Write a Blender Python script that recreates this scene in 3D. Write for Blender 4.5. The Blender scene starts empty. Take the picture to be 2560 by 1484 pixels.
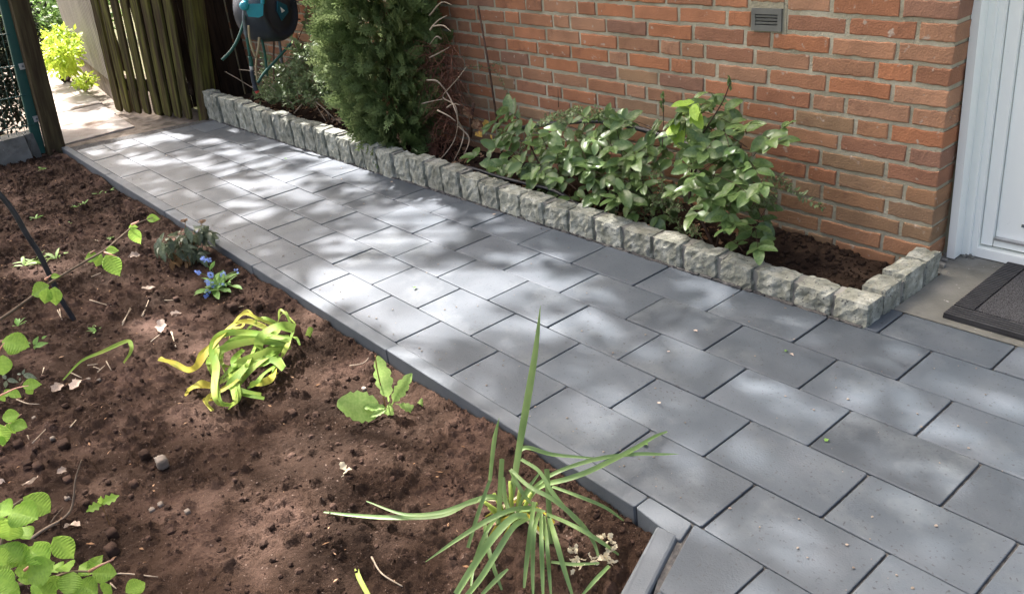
import bpy, math, random
import numpy as np
from mathutils import Vector, Matrix
random.seed(7); RNG = np.random.default_rng(7)
sc = bpy.context.scene
col = sc.collection
# ---------------------------------------------------------------- camera
CW, CH, CF = 2560.0, 1484.0, 2024.82
CAM = Vector((2.446, -0.9857, 1.1739))
YAW, PITCH, ROLL = 2.502, 0.4612, -0.1299
def _axes():
    ca, sa, cb, sb = math.cos(YAW), math.sin(YAW), math.cos(PITCH), math.sin(PITCH)
    f = Vector((ca*cb, sa*cb, -sb)); r0 = Vector((sa, -ca, 0)); u0 = r0.cross(f)
    cg, sg = math.cos(ROLL), math.sin(ROLL)
    return cg*r0 + sg*u0, -sg*r0 + cg*u0, f
CR, CU, CFW = _axes()
cam = bpy.data.cameras.new('camera'); camo = bpy.data.objects.new('camera', cam); col.objects.link(camo)
camo.matrix_world = Matrix(((CR.x, CU.x, -CFW.x, CAM.x), (CR.y, CU.y, -CFW.y, CAM.y), (CR.z, CU.z, -CFW.z, CAM.z), (0, 0, 0, 1)))
cam.sensor_fit = 'HORIZONTAL'; cam.sensor_width = 36.0; cam.lens = CF/CW*36.0
cam.clip_start = 0.02; cam.clip_end = 400
sc.camera = camo
# ---------------------------------------------------------------- light
SUN_EL, SUN_AZ = 50.0, 3.0            # azimuth: degrees from -x towards the house (+y)
_e, _a = math.radians(SUN_EL), math.radians(SUN_AZ)
SUNV = Vector((-math.cos(_e)*math.cos(_a), math.cos(_e)*math.sin(_a), math.sin(_e)))
w = bpy.data.worlds.new('World'); sc.world = w; w.use_nodes = True
nt = w.node_tree; bg = nt.nodes['Background']
sky = nt.nodes.new('ShaderNodeTexSky'); sky.sky_type = 'NISHITA'; sky.sun_disc = False
sky.sun_elevation = _e; sky.sun_rotation = math.atan2(SUNV.x, SUNV.y); sky.air_density = 0.6; sky.dust_density = 10.0; sky.ozone_density = 0.0
nt.links.new(sky.outputs[0], bg.inputs[0]); bg.inputs[1].default_value = 0.15
sl = bpy.data.lights.new('sun', 'SUN'); sl.energy = 4.5; sl.angle = math.radians(0.53); sl.color = (1.0, 0.955, 0.955)
so = bpy.data.objects.new('sun', sl); col.objects.link(so)
so.rotation_euler = (-SUNV).to_track_quat('-Z', 'Y').to_euler(); so.location = (-6, 1, 8)
sc.view_settings.view_transform = 'Standard'; sc.view_settings.look = 'None'
sc.view_settings.exposure = 2.12; sc.view_settings.gamma = 1.0; sc.view_settings.use_curve_mapping = False
sc.render.engine = 'CYCLES'
# ---------------------------------------------------------------- pixel helpers (photo pixels -> points)
DS = 2560/2520
def ray(px, py): return CFW + CR*((px-CW/2)/CF) - CU*((py-CH/2)/CF)
def G(px, py, z=0.0):
    d = ray(px, py); return CAM + d*((z-CAM.z)/d.z)
def onY(px, py, y):
    d = ray(px, py); return CAM + d*((y-CAM.y)/d.y)
def onX(px, py, x):
    d = ray(px, py); return CAM + d*((x-CAM.x)/d.x)
def at_depth(px, py, t): return CAM + ray(px, py)*t
def proj(P):
    d = Vector(P)-CAM; z = d.dot(CFW); return CW/2+CF*d.dot(CR)/z, CH/2-CF*d.dot(CU)/z
def depth(P): return (Vector(P)-CAM).dot(CFW)
def D(x, y): return x*DS, y*DS                     # from the 2520-wide view
def crop(ox, oy, k): return lambda x, y: (ox+x/k, oy+y/k)
c1 = crop(140, 280, 3.9375); c5 = crop(1140, 800, 3.9375); c6 = crop(1700, 700, 3.9375); c7 = crop(1500, 1114, 3.9375)
dl = crop(0, 0, 3.479); dr = crop(450, 0, 3.0434); d3 = crop(1100, 0, 3.0434); d4 = crop(1800, 0, 3.0434); d8 = crop(1760, 450, 2.9225)
gs = crop(1200, 200, 2.8); ns = crop(780, 750, 1.9904); ys = crop(380, 740, 3.3158); fs = crop(360, 520, 4.298)
ls = crop(0, 1100, 3.6); ms = crop(0, 760, 3.9375); bs = crop(0, 350, 2.9225)
# ---------------------------------------------------------------- object helpers
def link(o, parent=None):
    col.objects.link(o)
    if parent is not None: o.parent = parent
    return o
def tag(o, label=None, cat=None, group=None, kind=None):
    if label: o['label'] = label
    if cat: o['category'] = cat
    if group: o['group'] = group
    if kind: o['kind'] = kind
    return o
def empty(name, loc=(0, 0, 0), label=None, cat=None, group=None, kind=None):
    o = bpy.data.objects.new(name, None); link(o); o.location = loc; o.empty_display_size = 0.05
    return tag(o, label, cat, group, kind)
def inst(name, me, parent=None, M=None):
    o = bpy.data.objects.new(name, me); link(o, parent)
    if M is not None:
        if parent is not None: M = Matrix.Translation(-parent.location) @ M
        o.matrix_basis = M
    return o
class MB:
    def __init__(s): s.v = []; s.f = []
    def add(s, vs, fs):
        n = len(s.v); s.v.extend([tuple(p) for p in vs]); s.f.extend([tuple(n+i for i in f) for f in fs])
    def box(s, c, h, R=None):
        c = Vector(c); vs = []
        for x in (-1, 1):
            for y in (-1, 1):
                for z in (-1, 1):
                    p = Vector((x*h[0], y*h[1], z*h[2])); vs.append(c + (R @ p if R else p))
        s.add(vs, [(0, 1, 3, 2), (4, 6, 7, 5), (0, 4, 5, 1), (2, 3, 7, 6), (0, 2, 6, 4), (1, 5, 7, 3)])
    def prism(s, poly, z0, z1):
        n = len(poly); vs = [(p[0], p[1], z0) for p in poly] + [(p[0], p[1], z1) for p in poly]
        s.add(vs, [tuple(range(n, 2*n)), tuple(range(n-1, -1, -1))] + [(i, (i+1) % n, n+(i+1) % n, n+i) for i in range(n)])
    def tube(s, pts, r, n=6, cap=True):
        pts = [Vector(p) for p in pts]; m = len(pts)
        rs = r if isinstance(r, (list, tuple)) else [r]*m
        if len(rs) == 2 and m > 2: rs = [rs[0]+(rs[1]-rs[0])*i/(m-1) for i in range(m)]
        vs = []; up = None
        for i, p in enumerate(pts):
            t = (pts[min(i+1, m-1)]-pts[max(i-1, 0)])
            t = t.normalized() if t.length > 1e-9 else Vector((0, 0, 1))
            if up is None: up = t.orthogonal().normalized()
            else:
                up = up - t*up.dot(t); up = up.normalized() if up.length > 1e-6 else t.orthogonal().normalized()
            b = t.cross(up)
            for k in range(n):
                a = 2*math.pi*k/n; vs.append(p + (up*math.cos(a)+b*math.sin(a))*rs[i])
        fs = [(i*n+k, i*n+(k+1) % n, (i+1)*n+(k+1) % n, (i+1)*n+k) for i in range(m-1) for k in range(n)]
        if cap: fs += [tuple(range(n-1, -1, -1)), tuple((m-1)*n+k for k in range(n))]
        s.add(vs, fs)
    def ribbon(s, pts, ws, side, fold=0.0, thick=0.0):
        """blade along pts; side = vector or list; fold = keel depth as a part of the width"""
        pts = [Vector(p) for p in pts]; m = len(pts); vs = []
        for i, p in enumerate(pts):
            t = (pts[min(i+1, m-1)]-pts[max(i-1, 0)]).normalized()
            sd = Vector(side[i] if isinstance(side, list) else side); sd = sd - t*sd.dot(t)
            sd = sd.normalized() if sd.length > 1e-6 else t.orthogonal().normalized()
            nn = sd.cross(t); hw = ws[i]*0.5
            vs += [p - sd*hw, p - nn*(fold*ws[i]), p + sd*hw]
        fs = []
        for i in range(m-1):
            a = 3*i; fs += [(a, a+1, a+4, a+3), (a+1, a+2, a+5, a+4)]
        s.add(vs, fs)
    def mesh(s, name='mesh', mat=None, smooth=False):
        me = bpy.data.meshes.new(name); me.from_pydata([tuple(p) for p in s.v], [], s.f); me.update()
        if mat: me.materials.append(mat)
        if smooth: me.polygons.foreach_set('use_smooth', [True]*len(me.polygons))
        return me
    def build(s, name, mat, parent=None, smooth=False, kind=None):
        off = parent.location if parent is not None else Vector((0, 0, 0))
        if parent is not None and parent.parent is not None: off = off + parent.parent.location
        if off.length > 0: s.v = [(p[0]-off.x, p[1]-off.y, p[2]-off.z) for p in s.v]
        o = bpy.data.objects.new(name, s.mesh(name, mat, smooth)); link(o, parent)
        if kind: o['kind'] = kind
        return o
def catmull(P, n=6):
    P = [Vector(p) for p in P]
    if len(P) < 3:
        return [P[0].lerp(P[1], i/n) for i in range(n+1)]
    Q = [P[0]*2-P[1]] + P + [P[-1]*2-P[-2]]; out = []
    for i in range(1, len(Q)-2):
        p0, p1, p2, p3 = Q[i-1:i+3]
        for k in range(n):
            t = k/n
            out.append(0.5*((2*p1)+(p2-p0)*t+(2*p0-5*p1+4*p2-p3)*t*t+(3*p1-p0-3*p2+p3)*t**3))
    out.append(P[-1]); return out
def frame_m(p, t, n, s=1.0):
    """matrix with y along t, z near n, scaled"""
    t = Vector(t).normalized(); n = Vector(n); n = n - t*n.dot(t)
    n = n.normalized() if n.length > 1e-6 else t.orthogonal().normalized()
    x = t.cross(n); sx, sy, sz = (s, s, s) if not isinstance(s, (tuple, list)) else s
    return Matrix(((x.x*sx, t.x*sy, n.x*sz, p[0]), (x.y*sx, t.y*sy, n.y*sz, p[1]), (x.z*sx, t.z*sy, n.z*sz, p[2]), (0, 0, 0, 1)))
def vnoise(x, y, scale, seed=0):
    r = np.random.default_rng(seed); N = 256; g = r.random((N, N))
    u = x/scale; v = y/scale; i = np.floor(u).astype(int); j = np.floor(v).astype(int); fu = u-i; fv = v-j
    fu = fu*fu*(3-2*fu); fv = fv*fv*(3-2*fv); i0 = i % N; i1 = (i+1) % N; j0 = j % N; j1 = (j+1) % N
    return (g[i0, j0]*(1-fu)+g[i1, j0]*fu)*(1-fv)+(g[i0, j1]*(1-fu)+g[i1, j1]*fu)*fv - 0.5
def rnd(a, b): return random.uniform(a, b)
def rdir():
    v = Vector((random.gauss(0, 1), random.gauss(0, 1), random.gauss(0, 1))); return v.normalized()
# ---------------------------------------------------------------- materials
def S(c):                                            # sRGB 0..255 -> linear
    def g(u):
        u /= 255.0; return u/12.92 if u <= 0.04045 else ((u+0.055)/1.055)**2.4
    return (g(c[0]), g(c[1]), g(c[2]), 1.0)
def ramp(nt, stops, interp='LINEAR'):
    r = nt.nodes.new('ShaderNodeValToRGB'); r.color_ramp.interpolation = interp
    els = r.color_ramp.elements
    while len(els) < len(stops): els.new(0.5)
    for e, (p, c) in zip(els, stops): e.position = p; e.color = c if len(c) == 4 else tuple(c)+(1,)
    return r
def mat(name, cols, scale=8.0, detail=6.0, rough=0.8, spec=0.3, bump=0.0, bscale=60.0, bdist=0.01, rand=None, rv=0.0,
        translucent=0.0, speck=None, stain=None, stretch=None, metal=0.0, soft=(0.35, 0.65), tcol=None):
    """cols: stops over noise; rand: stops picked per object / island; rv: value jitter per piece"""
    m = bpy.data.materials.new(name); m.use_nodes = True; nt = m.node_tree; N = nt.nodes; L = nt.links
    b = N['Principled BSDF']; out = N['Material Output']
    tc = N.new('ShaderNodeTexCoord'); oi = N.new('ShaderNodeObjectInfo'); ge = N.new('ShaderNodeNewGeometry')
    sm = N.new('ShaderNodeMath'); sm.operation = 'ADD'; L.new(oi.outputs['Random'], sm.inputs[0]); L.new(ge.outputs['Random Per Island'], sm.inputs[1])
    fr = N.new('ShaderNodeMath'); fr.operation = 'FRACT'; L.new(sm.outputs[0], fr.inputs[0]); R = fr.outputs[0]
    mp = N.new('ShaderNodeMapping'); L.new(tc.outputs['Object'], mp.inputs[0])
    if stretch: mp.inputs['Scale'].default_value = stretch
    ml = N.new('ShaderNodeMath'); ml.operation = 'MULTIPLY'; L.new(oi.outputs['Random'], ml.inputs[0]); ml.inputs[1].default_value = 37.0
    L.new(ml.outputs[0], mp.inputs['Location']); V = mp.outputs[0]
    nz = N.new('ShaderNodeTexNoise'); nz.inputs['Scale'].default_value = scale; nz.inputs['Detail'].default_value = detail; L.new(V, nz.inputs['Vector'])
    n = len(cols)
    stops = [(soft[0]+(soft[1]-soft[0])*i/max(1, n-1), c) for i, c in enumerate(cols)] if n > 1 else [(0, cols[0]), (1, cols[0])]
    rp = ramp(nt, stops); L.new(nz.outputs[0], rp.inputs[0]); C = rp.outputs[0]
    def mix(kind, fac, a, b_):
        x = N.new('ShaderNodeMix'); x.data_type = 'RGBA'; x.blend_type = kind
        if isinstance(fac, float): x.inputs[0].default_value = fac
        else: L.new(fac, x.inputs[0])
        for s_, v in ((6, a), (7, b_)):
            if isinstance(v, tuple): x.inputs[s_].default_value = v
            else: L.new(v, x.inputs[s_])
        return x.outputs[2]
    if rand:
        k = len(rand); rr = ramp(nt, [(i/k, c) for i, c in enumerate(rand)], 'CONSTANT'); L.new(R, rr.inputs[0])
        C = mix('MULTIPLY', 1.0, C, rr.outputs[0])
    if rv:
        mr = N.new('ShaderNodeMapRange'); L.new(R, mr.inputs[0]); mr.inputs[3].default_value = 1-rv; mr.inputs[4].default_value = 1+rv
        hs = N.new('ShaderNodeHueSaturation'); L.new(mr.outputs[0], hs.inputs['Value']); L.new(C, hs.inputs['Color']); C = hs.outputs[0]
    if stain:                                        # (colour, scale, lo, hi)
        n2 = N.new('ShaderNodeTexNoise'); n2.inputs['Scale'].default_value = stain[1]; n2.inputs['Detail'].default_value = 8; n2.inputs['Roughness'].default_value = 0.65; L.new(V, n2.inputs['Vector'])
        r2 = ramp(nt, [(stain[2], (0, 0, 0, 1)), (stain[3], (1, 1, 1, 1))]); L.new(n2.outputs[0], r2.inputs[0]); C = mix('MIX', r2.outputs[0], C, stain[0])
    if speck:                                        # (colour, scale, lo, hi)
        n3 = N.new('ShaderNodeTexNoise'); n3.inputs['Scale'].default_value = speck[1]; n3.inputs['Detail'].default_value = 3; L.new(V, n3.inputs['Vector'])
        r3 = ramp(nt, [(speck[2], (0, 0, 0, 1)), (speck[3], (1, 1, 1, 1))]); L.new(n3.outputs[0], r3.inputs[0]); C = mix('MIX', r3.outputs[0], C, speck[0])
    L.new(C, b.inputs['Base Color']); b.inputs['Roughness'].default_value = rough
    b.inputs['Specular IOR Level'].default_value = spec; b.inputs['Metallic'].default_value = metal
    if bump:
        n4 = N.new('ShaderNodeTexNoise'); n4.inputs['Scale'].default_value = bscale; n4.inputs['Detail'].default_value = 8; n4.inputs['Roughness'].default_value = 0.6; L.new(V, n4.inputs['Vector'])
        bp = N.new('ShaderNodeBump'); bp.inputs['Strength'].default_value = bump; bp.inputs['Distance'].default_value = bdist
        L.new(n4.outputs[0], bp.inputs['Height']); L.new(bp.outputs[0], b.inputs['Normal'])
    if translucent:
        tr = N.new('ShaderNodeBsdfTranslucent'); ms_ = N.new('ShaderNodeMixShader'); ms_.inputs[0].default_value = translucent
        if tcol: tr.inputs[0].default_value = tcol
        else:
            g2 = N.new('ShaderNodeGamma'); g2.inputs[1].default_value = 0.8; L.new(C, g2.inputs[0]); L.new(g2.outputs[0], tr.inputs[0])
        L.new(b.outputs[0], ms_.inputs[1]); L.new(tr.outputs[0], ms_.inputs[2]); L.new(ms_.outputs[0], out.inputs['Surface'])
    return m
def g3(r, g, b): return (r, g, b, 1.0)
MT = {}
MT['slab'] = mat('slab_concrete', [g3(.046, .059, .071), g3(.060, .074, .086), g3(.079, .093, .106)], 6, 10, 0.60, 0.42, 0.35, 220, 0.003, rv=0.20,
                 speck=(g3(.034, .038, .043), 130, .63, .70), stain=(g3(.108, .124, .131), 4.0, .53, .74), soft=(.3, .7))
MT['kerb'] = mat('kerb_concrete', [g3(.072, .085, .094), g3(.100, .113, .122)], 9, 8, 0.72, 0.35, 0.4, 200, 0.003, rv=0.05, stain=(g3(.13, .128, .122), 5, .58, .78))
MT['sand'] = mat('joint_sand', [g3(.05, .05, .05), g3(.12, .115, .105)], 60, 4, 0.95, 0.1, 0.8, 300, 0.004)
MT['granite'] = mat('granite', [g3(.155, .160, .120), g3(.262, .268, .215), g3(.41, .415, .345)], 26, 10, 0.85, 0.25, 0.8, 90, 0.006, rv=0.18,
                    speck=(g3(.07, .07, .068), 170, .6, .68), stain=(g3(.19, .19, .145), 7, .54, .74), soft=(.3, .7))
MT['gmortar'] = mat('border_mortar', [g3(.17, .168, .145), g3(.24, .235, .205)], 25, 6, 0.95, 0.15, 0.6, 150, 0.004)
MT['brick'] = mat('brick_clay', [g3(.90, .89, .88), g3(1.08, 1.06, 1.04), g3(1.26, 1.22, 1.17)], 11, 10, 0.9, 0.18, 1.0, 170, 0.004, rv=0.12, soft=(.3, .7),
                  rand=[g3(0.320, 0.151, 0.084), g3(0.300, 0.148, 0.085), g3(0.340, 0.157, 0.084), g3(0.309, 0.167, 0.097), g3(0.279, 0.141, 0.085), g3(0.320, 0.160, 0.089), g3(0.349, 0.155, 0.079), g3(0.234, 0.130, 0.086), g3(0.315, 0.178, 0.107), g3(0.292, 0.162, 0.096), g3(0.329, 0.153, 0.082), g3(0.309, 0.167, 0.097)],
                  speck=(g3(.42, .33, .25), 38, .66, .74), stain=(g3(.17, .085, .055), 9, .58, .76))
MT['brickold'] = mat('brick_weathered', [g3(.90, .89, .88), g3(1.08, 1.06, 1.04), g3(1.26, 1.22, 1.17)], 11, 10, 0.9, 0.18, 1.0, 170, 0.004, rv=0.12, soft=(.3, .7),
                  rand=[g3(.285, .170, .094), g3(.270, .170, .098), g3(.300, .172, .094), g3(.255, .166, .095), g3(.275, .176, .103), g3(.305, .164, .090), g3(.248, .160, .096)],
                  speck=(g3(.42, .33, .25), 38, .66, .74), stain=(g3(.17, .085, .055), 9, .58, .76))
MT['mortar'] = mat('wall_mortar', [g3(.30, .275, .19), g3(.38, .35, .25), g3(.46, .425, .31)], 9, 8, 0.95, 0.1, 0.9, 130, 0.006, stain=(g3(.20, .185, .13), 3.0, .55, .78))
MT['concrete'] = mat('old_concrete', [g3(.13, .13, .112), g3(.175, .174, .152), g3(.215, .212, .188)], 4, 10, 0.9, 0.2, 0.6, 120, 0.004, speck=(g3(.30, .295, .27), 60, .70, .74), stain=(g3(.095, .095, .08), 6, .52, .7))
MT['oldslab'] = mat('old_paving', [g3(.27, .235, .205), g3(.35, .31, .275), g3(.30, .28, .25)], 5, 10, 0.95, 0.1, 0.8, 90, 0.006, stain=(g3(.14, .10, .07), 4, .52, .68), rv=.08)
MT['soil'] = mat('soil', [g3(.025, .0155, .0105), g3(.052, .032, .022), g3(.118, .074, .055)], 4.5, 14, 0.97, 0.08, 1.0, 240, 0.008, soft=(.3, .7), speck=(g3(.19, .14, .11), 130, .66, .74))
MT['clod'] = mat('soil_crumb', [g3(.034, .021, .015), g3(.078, .049, .036)], 30, 8, 0.97, 0.08, 0.8, 260, 0.004, rv=.25)
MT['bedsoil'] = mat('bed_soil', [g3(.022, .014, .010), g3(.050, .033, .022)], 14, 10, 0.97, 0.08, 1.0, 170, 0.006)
MT['ground'] = mat('garden_ground', [g3(.06, .05, .03), g3(.09, .085, .04), g3(.06, .075, .03)], 2, 10, 0.95, 0.1, 0.6, 40, 0.02)
MT['white'] = mat('white_plastic', [g3(.83, .86, .79), g3(.87, .90, .83)], 3, 4, 0.35, 0.5, stain=(g3(.5, .51, .48), 30, .66, .8))
MT['rubber'] = mat('black_rubber', [g3(.018, .018, .019), g3(.032, .032, .033)], 20, 4, 0.55, 0.4, 0.2, 200, 0.002)
MT['carpet'] = mat('mat_pile', [g3(.02, .02, .021), g3(.12, .12, .12)], 330, 3, 0.95, 0.1, 1.0, 330, 0.004, soft=(.4, .62), stretch=(1, 1.8, 1))
MT['gatewood'] = mat('mossy_wood', [g3(.038, .027, .014), g3(.085, .078, .024), g3(.135, .132, .03)], 5, 8, 0.9, 0.15, 0.25, 60, 0.003, stretch=(9, 9, .7), rv=.2, stain=(g3(.055, .036, .020), 3, .48, .68))
MT['darkwood'] = mat('dark_wood', [g3(.022, .013, .008), g3(.05, .032, .019)], 6, 8, 0.85, 0.2, 0.5, 70, 0.004, stretch=(6, 6, .7), rv=.15)
MT['postwood'] = mat('post_wood', [g3(.045, .032, .018), g3(.085, .068, .034)], 6, 8, 0.9, 0.15, 0.5, 70, 0.004, stretch=(7, 7, .6), stain=(g3(.03, .02, .012), 4, .5, .72))
MT['shed'] = mat('shed_boards', [g3(.105, .088, .075), g3(.175, .150, .130)], 5, 8, 0.55, 0.5, 0.3, 60, 0.003, stretch=(5, 5, .5), rv=.1)
MT['plinth'] = mat('shed_plinth', [g3(.12, .09, .065), g3(.22, .18, .14)], 8, 8, 0.95, 0.1, 0.8, 60, 0.01)
MT['greenpaint'] = mat('green_paint', [g3(.006, .06, .045), g3(.008, .075, .056)], 10, 3, 0.45, 0.5)
MT['steel'] = mat('zinc_steel', [g3(.45, .45, .44), g3(.6, .6, .59)], 30, 3, 0.4, 0.5, metal=.8)
MT['reel'] = mat('reel_plastic', [g3(.022, .027, .036), g3(.028, .034, .044)], 10, 3, 0.5, 0.45)
MT['teal'] = mat('teal_plastic', [g3(.012, .24, .29), g3(.016, .28, .33)], 8, 3, 0.42, 0.5)
MT['tealdark'] = mat('teal_badge', [g3(.008, .10, .14)], 8, 3, 0.35, 0.5)
MT['hosegrey'] = mat('hose_grey', [g3(.11, .13, .13), g3(.14, .16, .16)], 20, 3, 0.5, 0.4)
MT['hosegreen'] = mat('hose_green', [g3(.012, .07, .05), g3(.016, .085, .06)], 20, 3, 0.45, 0.4)
MT['hosebeige'] = mat('hose_beige', [g3(.32, .25, .14), g3(.40, .32, .19)], 20, 3, 0.6, 0.3)
MT['pipe'] = mat('black_pipe', [g3(.018, .020, .023), g3(.035, .038, .042)], 30, 3, 0.4, 0.5)
MT['red'] = mat('red_plastic', [g3(.5, .06, .045)], 8, 2, 0.5, 0.4)
MT['rust'] = mat('rusty_iron', [g3(.05, .028, .018), g3(.12, .07, .045)], 40, 6, 0.8, 0.3)
MT['vent'] = mat('vent_grey', [g3(.12, .122, .105), g3(.16, .162, .14)], 20, 4, 0.6, 0.35)
MT['slotshade'] = mat('slot_shade_black', [g3(.008, .008, .008)], 5, 1, 0.95, 0.05)
def wloc(o):
    v = Vector((0, 0, 0))
    while o is not None: v = v + o.location; o = o.parent
    return v
def clip(poly, a, b):                                 # keep the left side of a->b
    out = []; n = len(poly)
    def sd(p): return (b[0]-a[0])*(p[1]-a[1])-(b[1]-a[1])*(p[0]-a[0])
    for i in range(n):
        p, q = poly[i], poly[(i+1) % n]; sp, sq = sd(p), sd(q)
        if sp >= 0: out.append(p)
        if sp*sq < 0:
            t = sp/(sp-sq); out.append((p[0]+(q[0]-p[0])*t, p[1]+(q[1]-p[1])*t))
    return out
def inset(poly, d):
    n = len(poly); out = []
    for i in range(n):
        p0, p1, p2 = (Vector(poly[(i+k-1) % n]) for k in range(3))
        e1 = (p1-p0).normalized(); e2 = (p2-p1).normalized()
        n1 = Vector((-e1.y, e1.x)); n2 = Vector((-e2.y, e2.x)); den = 1+n1.dot(n2)
        out.append(tuple(p1 + (n1+n2)*(d/max(den, .2))))
    return out
def clean(poly, eps=2e-3):
    out = []
    for p in poly:
        if not out or (Vector(p)-Vector(out[-1])).length > eps: out.append(p)
    if len(out) > 1 and (Vector(out[0])-Vector(out[-1])).length < eps: out.pop()
    return out
def round_poly(poly, r):
    out = []; n = len(poly)
    for i in range(n):
        p0, p1, p2 = (Vector(poly[(i+k-1) % n]) for k in range(3))
        a = (p0-p1); b = (p2-p1); ra = min(r, a.length*.3); rb = min(r, b.length*.3)
        out += [tuple(p1+a.normalized()*ra), tuple(p1+b.normalized()*rb)]
    return out
def slab_mesh(poly, z0, z1, bev, m, jit=0.0):
    poly = round_poly(poly, 0.004); n = len(poly)
    a = inset(poly, bev*.35); i2 = inset(poly, bev)
    rings = [[(p[0], p[1], z0) for p in poly], [(p[0], p[1], z1-bev) for p in poly], [(p[0], p[1], z1-bev*.3) for p in a], [(p[0], p[1], z1) for p in i2]]
    b = MB(); vs = [p for r in rings for p in r]; fs = []
    for k in range(3):
        fs += [(k*n+i, k*n+(i+1) % n, (k+1)*n+(i+1) % n, (k+1)*n+i) for i in range(n)]
    fs.append(tuple(3*n+i for i in range(n))); b.add(vs, fs)
    return b.mesh('slab', m)
def slab_obj(name, poly, z0, z1, bev, m, parent, dz=0.0015, tilt=0.003, minarea=0.0012):
    poly = clean(poly)
    if len(poly) < 3: return None
    ar = abs(sum(poly[i][0]*poly[(i+1) % len(poly)][1]-poly[(i+1) % len(poly)][0]*poly[i][1] for i in range(len(poly))))/2
    if ar < minarea: return None
    cx = sum(p[0] for p in poly)/len(poly); cy = sum(p[1] for p in poly)/len(poly)
    key = (tuple((round(p[0]-cx, 3), round(p[1]-cy, 3)) for p in poly), z0, z1, m.name)
    if key not in SLABC: SLABC[key] = slab_mesh([(p[0]-cx, p[1]-cy) for p in poly], z0, z1, bev, m)
    o = bpy.data.objects.new(name, SLABC[key]); link(o, parent)
    o.location = Vector((cx, cy, rnd(-dz, dz))) - wloc(parent); o.rotation_euler = (rnd(-tilt, tilt), rnd(-tilt, tilt), rnd(-.001, .001))
    return o
SLABC = {}
def sheet(name, pts, z, m, kind='structure', parent=None):
    b = MB(); b.add([(p[0], p[1], z) for p in pts], [tuple(range(len(pts)))]); o = b.build(name, m, parent)
    if kind and parent is None: tag(o, kind=kind)
    return o
# ---------------------------------------------------------------- ground
sheet('ground', [(-60, -60), (60, -60), (60, 60), (-60, 60)], -0.16, MT['ground'])
LV = -0.0262                                          # house and border are level, the path falls away from the door
XC, YW = 1.445, 1.358                                 # wall corner, wall face
# ---------------------------------------------------------------- paved path
PL, PWD = 0.28966, 0.18
path = sheet('path', [(-3.62, -0.02), (1.60, -0.02), (1.75, -0.30), (2.2, -1.5), (4.2, -1.5), (4.2, 1.06), (1.47, 1.06), (1.47, .93), (-3.36, .93)], -0.0065, MT['sand'])
tag(path, 'dark grey concrete slab path laid in running bond beside the brick wall', 'path', kind='structure')
OFF = {5: None, 4: -.2071, 3: .2539, 2: .739, 1: 1.2297, 0: 1.7029, -1: 1.801/PL, -2: 1.801/PL+.49, -3: 1.801/PL+.98, -4: 1.801/PL+1.47}
KIN = [(-3.65, .0187), (-2.565, .0165), (-1.526, .0216), (-.486, .018), (.51, .007), (1.515, -.002), (1.70, -.002)]
KOUT = [(-3.65, -.019), (-2.565, -.025), (-1.526, -.028), (-.486, -.032), (.51, -.037), (1.515, -.046), (1.70, -.048)]
def lerp_list(Lst, x):
    for (x0, y0), (x1, y1) in zip(Lst[:-1], Lst[1:]):
        if x <= x1: return y0+(y1-y0)*(x-x0)/(x1-x0)
    return Lst[-1][1]
fa = G(*c1(440, 330)); fb = G(*c1(1270, 145))
cut_a, cut_b = (1.634, -.002), (1.694, -.178)
cd = Vector(cut_b)-Vector(cut_a)
gx, gy = 0.0024, 0.0012
for r in range(-6, 6):
    y0, y1 = r*PWD, (r+1)*PWD
    if r == 5: xs = [1.452, 1.531, 1.531+PL, 1.531+2*PL, 1.531+3*PL, 1.531+4*PL]; y0, y1 = .902, 1.044
    else:
        off = OFF.get(r, OFF[-4]+.5*r); k0 = math.ceil((-3.9)/PL-off); xs = [(k+off)*PL for k in range(k0, k0+30)]
        xs = [x for x in xs if x < 4.0]
    for xa, xb in zip(xs[:-1], xs[1:]):
        if r < 0 and xb < 1.6: continue
        ya = y0
        poly = [(xa+gx, y0+gy), (xb-gx, y0+gy), (xb-gx, y1-gy), (xa+gx, y1-gy)]
        if r == 0 and xa < 1.55:
            k1, k2 = lerp_list(KIN, xa)+.0015, lerp_list(KIN, xb)+.0015
            if xb > 1.62: k1 = k2 = gy
            poly = [(xa+gx, max(k1, gy) if 0 else k1), (xb-gx, k2), (xb-gx, y1-gy), (xa+gx, y1-gy)]
        if xa < -3.2: poly = clip(poly, (fb.x, fb.y), (fa.x, fa.y))
        if r < 0: poly = clip(poly, (cut_a[0]-cd.x, cut_a[1]-cd.y), (cut_a[0]+cd.x*9, cut_a[1]+cd.y*9))
        if len(poly) > 2: slab_obj('slab', poly, -0.055, 0.0, 0.0024, MT['slab'], path, dz=.0012, tilt=.0035)
# ---------------------------------------------------------------- kerb
kerb = empty('garden_kerb', (0, -.02, -.1), 'narrow dark grey concrete edging separating the paved path from the brown soil', 'kerb')
def kerb_stone(poly, zt, ch=0.0028):
    slab_obj('kerb_stone', poly, -0.22, zt, ch, MT['kerb'], kerb, dz=.001, tilt=.002)
KX = [-3.645, -2.565, -1.526, -.486, .51, 1.515]
for xa, xb in zip(KX[:-1], KX[1:]):
    kerb_stone([(xa+.0015, lerp_list(KOUT, xa)), (xb-.0015, lerp_list(KOUT, xb)), (xb-.0015, lerp_list(KIN, xb)-.0002), (xa+.0015, lerp_list(KIN, xa)-.0002)], 0.0012)
kerb_stone([(1.5165, -.046), (1.582, -.0535), (1.645, -.058), (1.631, -.004), (1.5165, -.003)], 0.0025)
kd = Vector((1.649-1.58, -.239+.054)).normalized(); kn = Vector((-kd.y, kd.x))
ka = Vector((1.583, -.0565)); kb = ka+kn*.049+kd*.008
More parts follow.
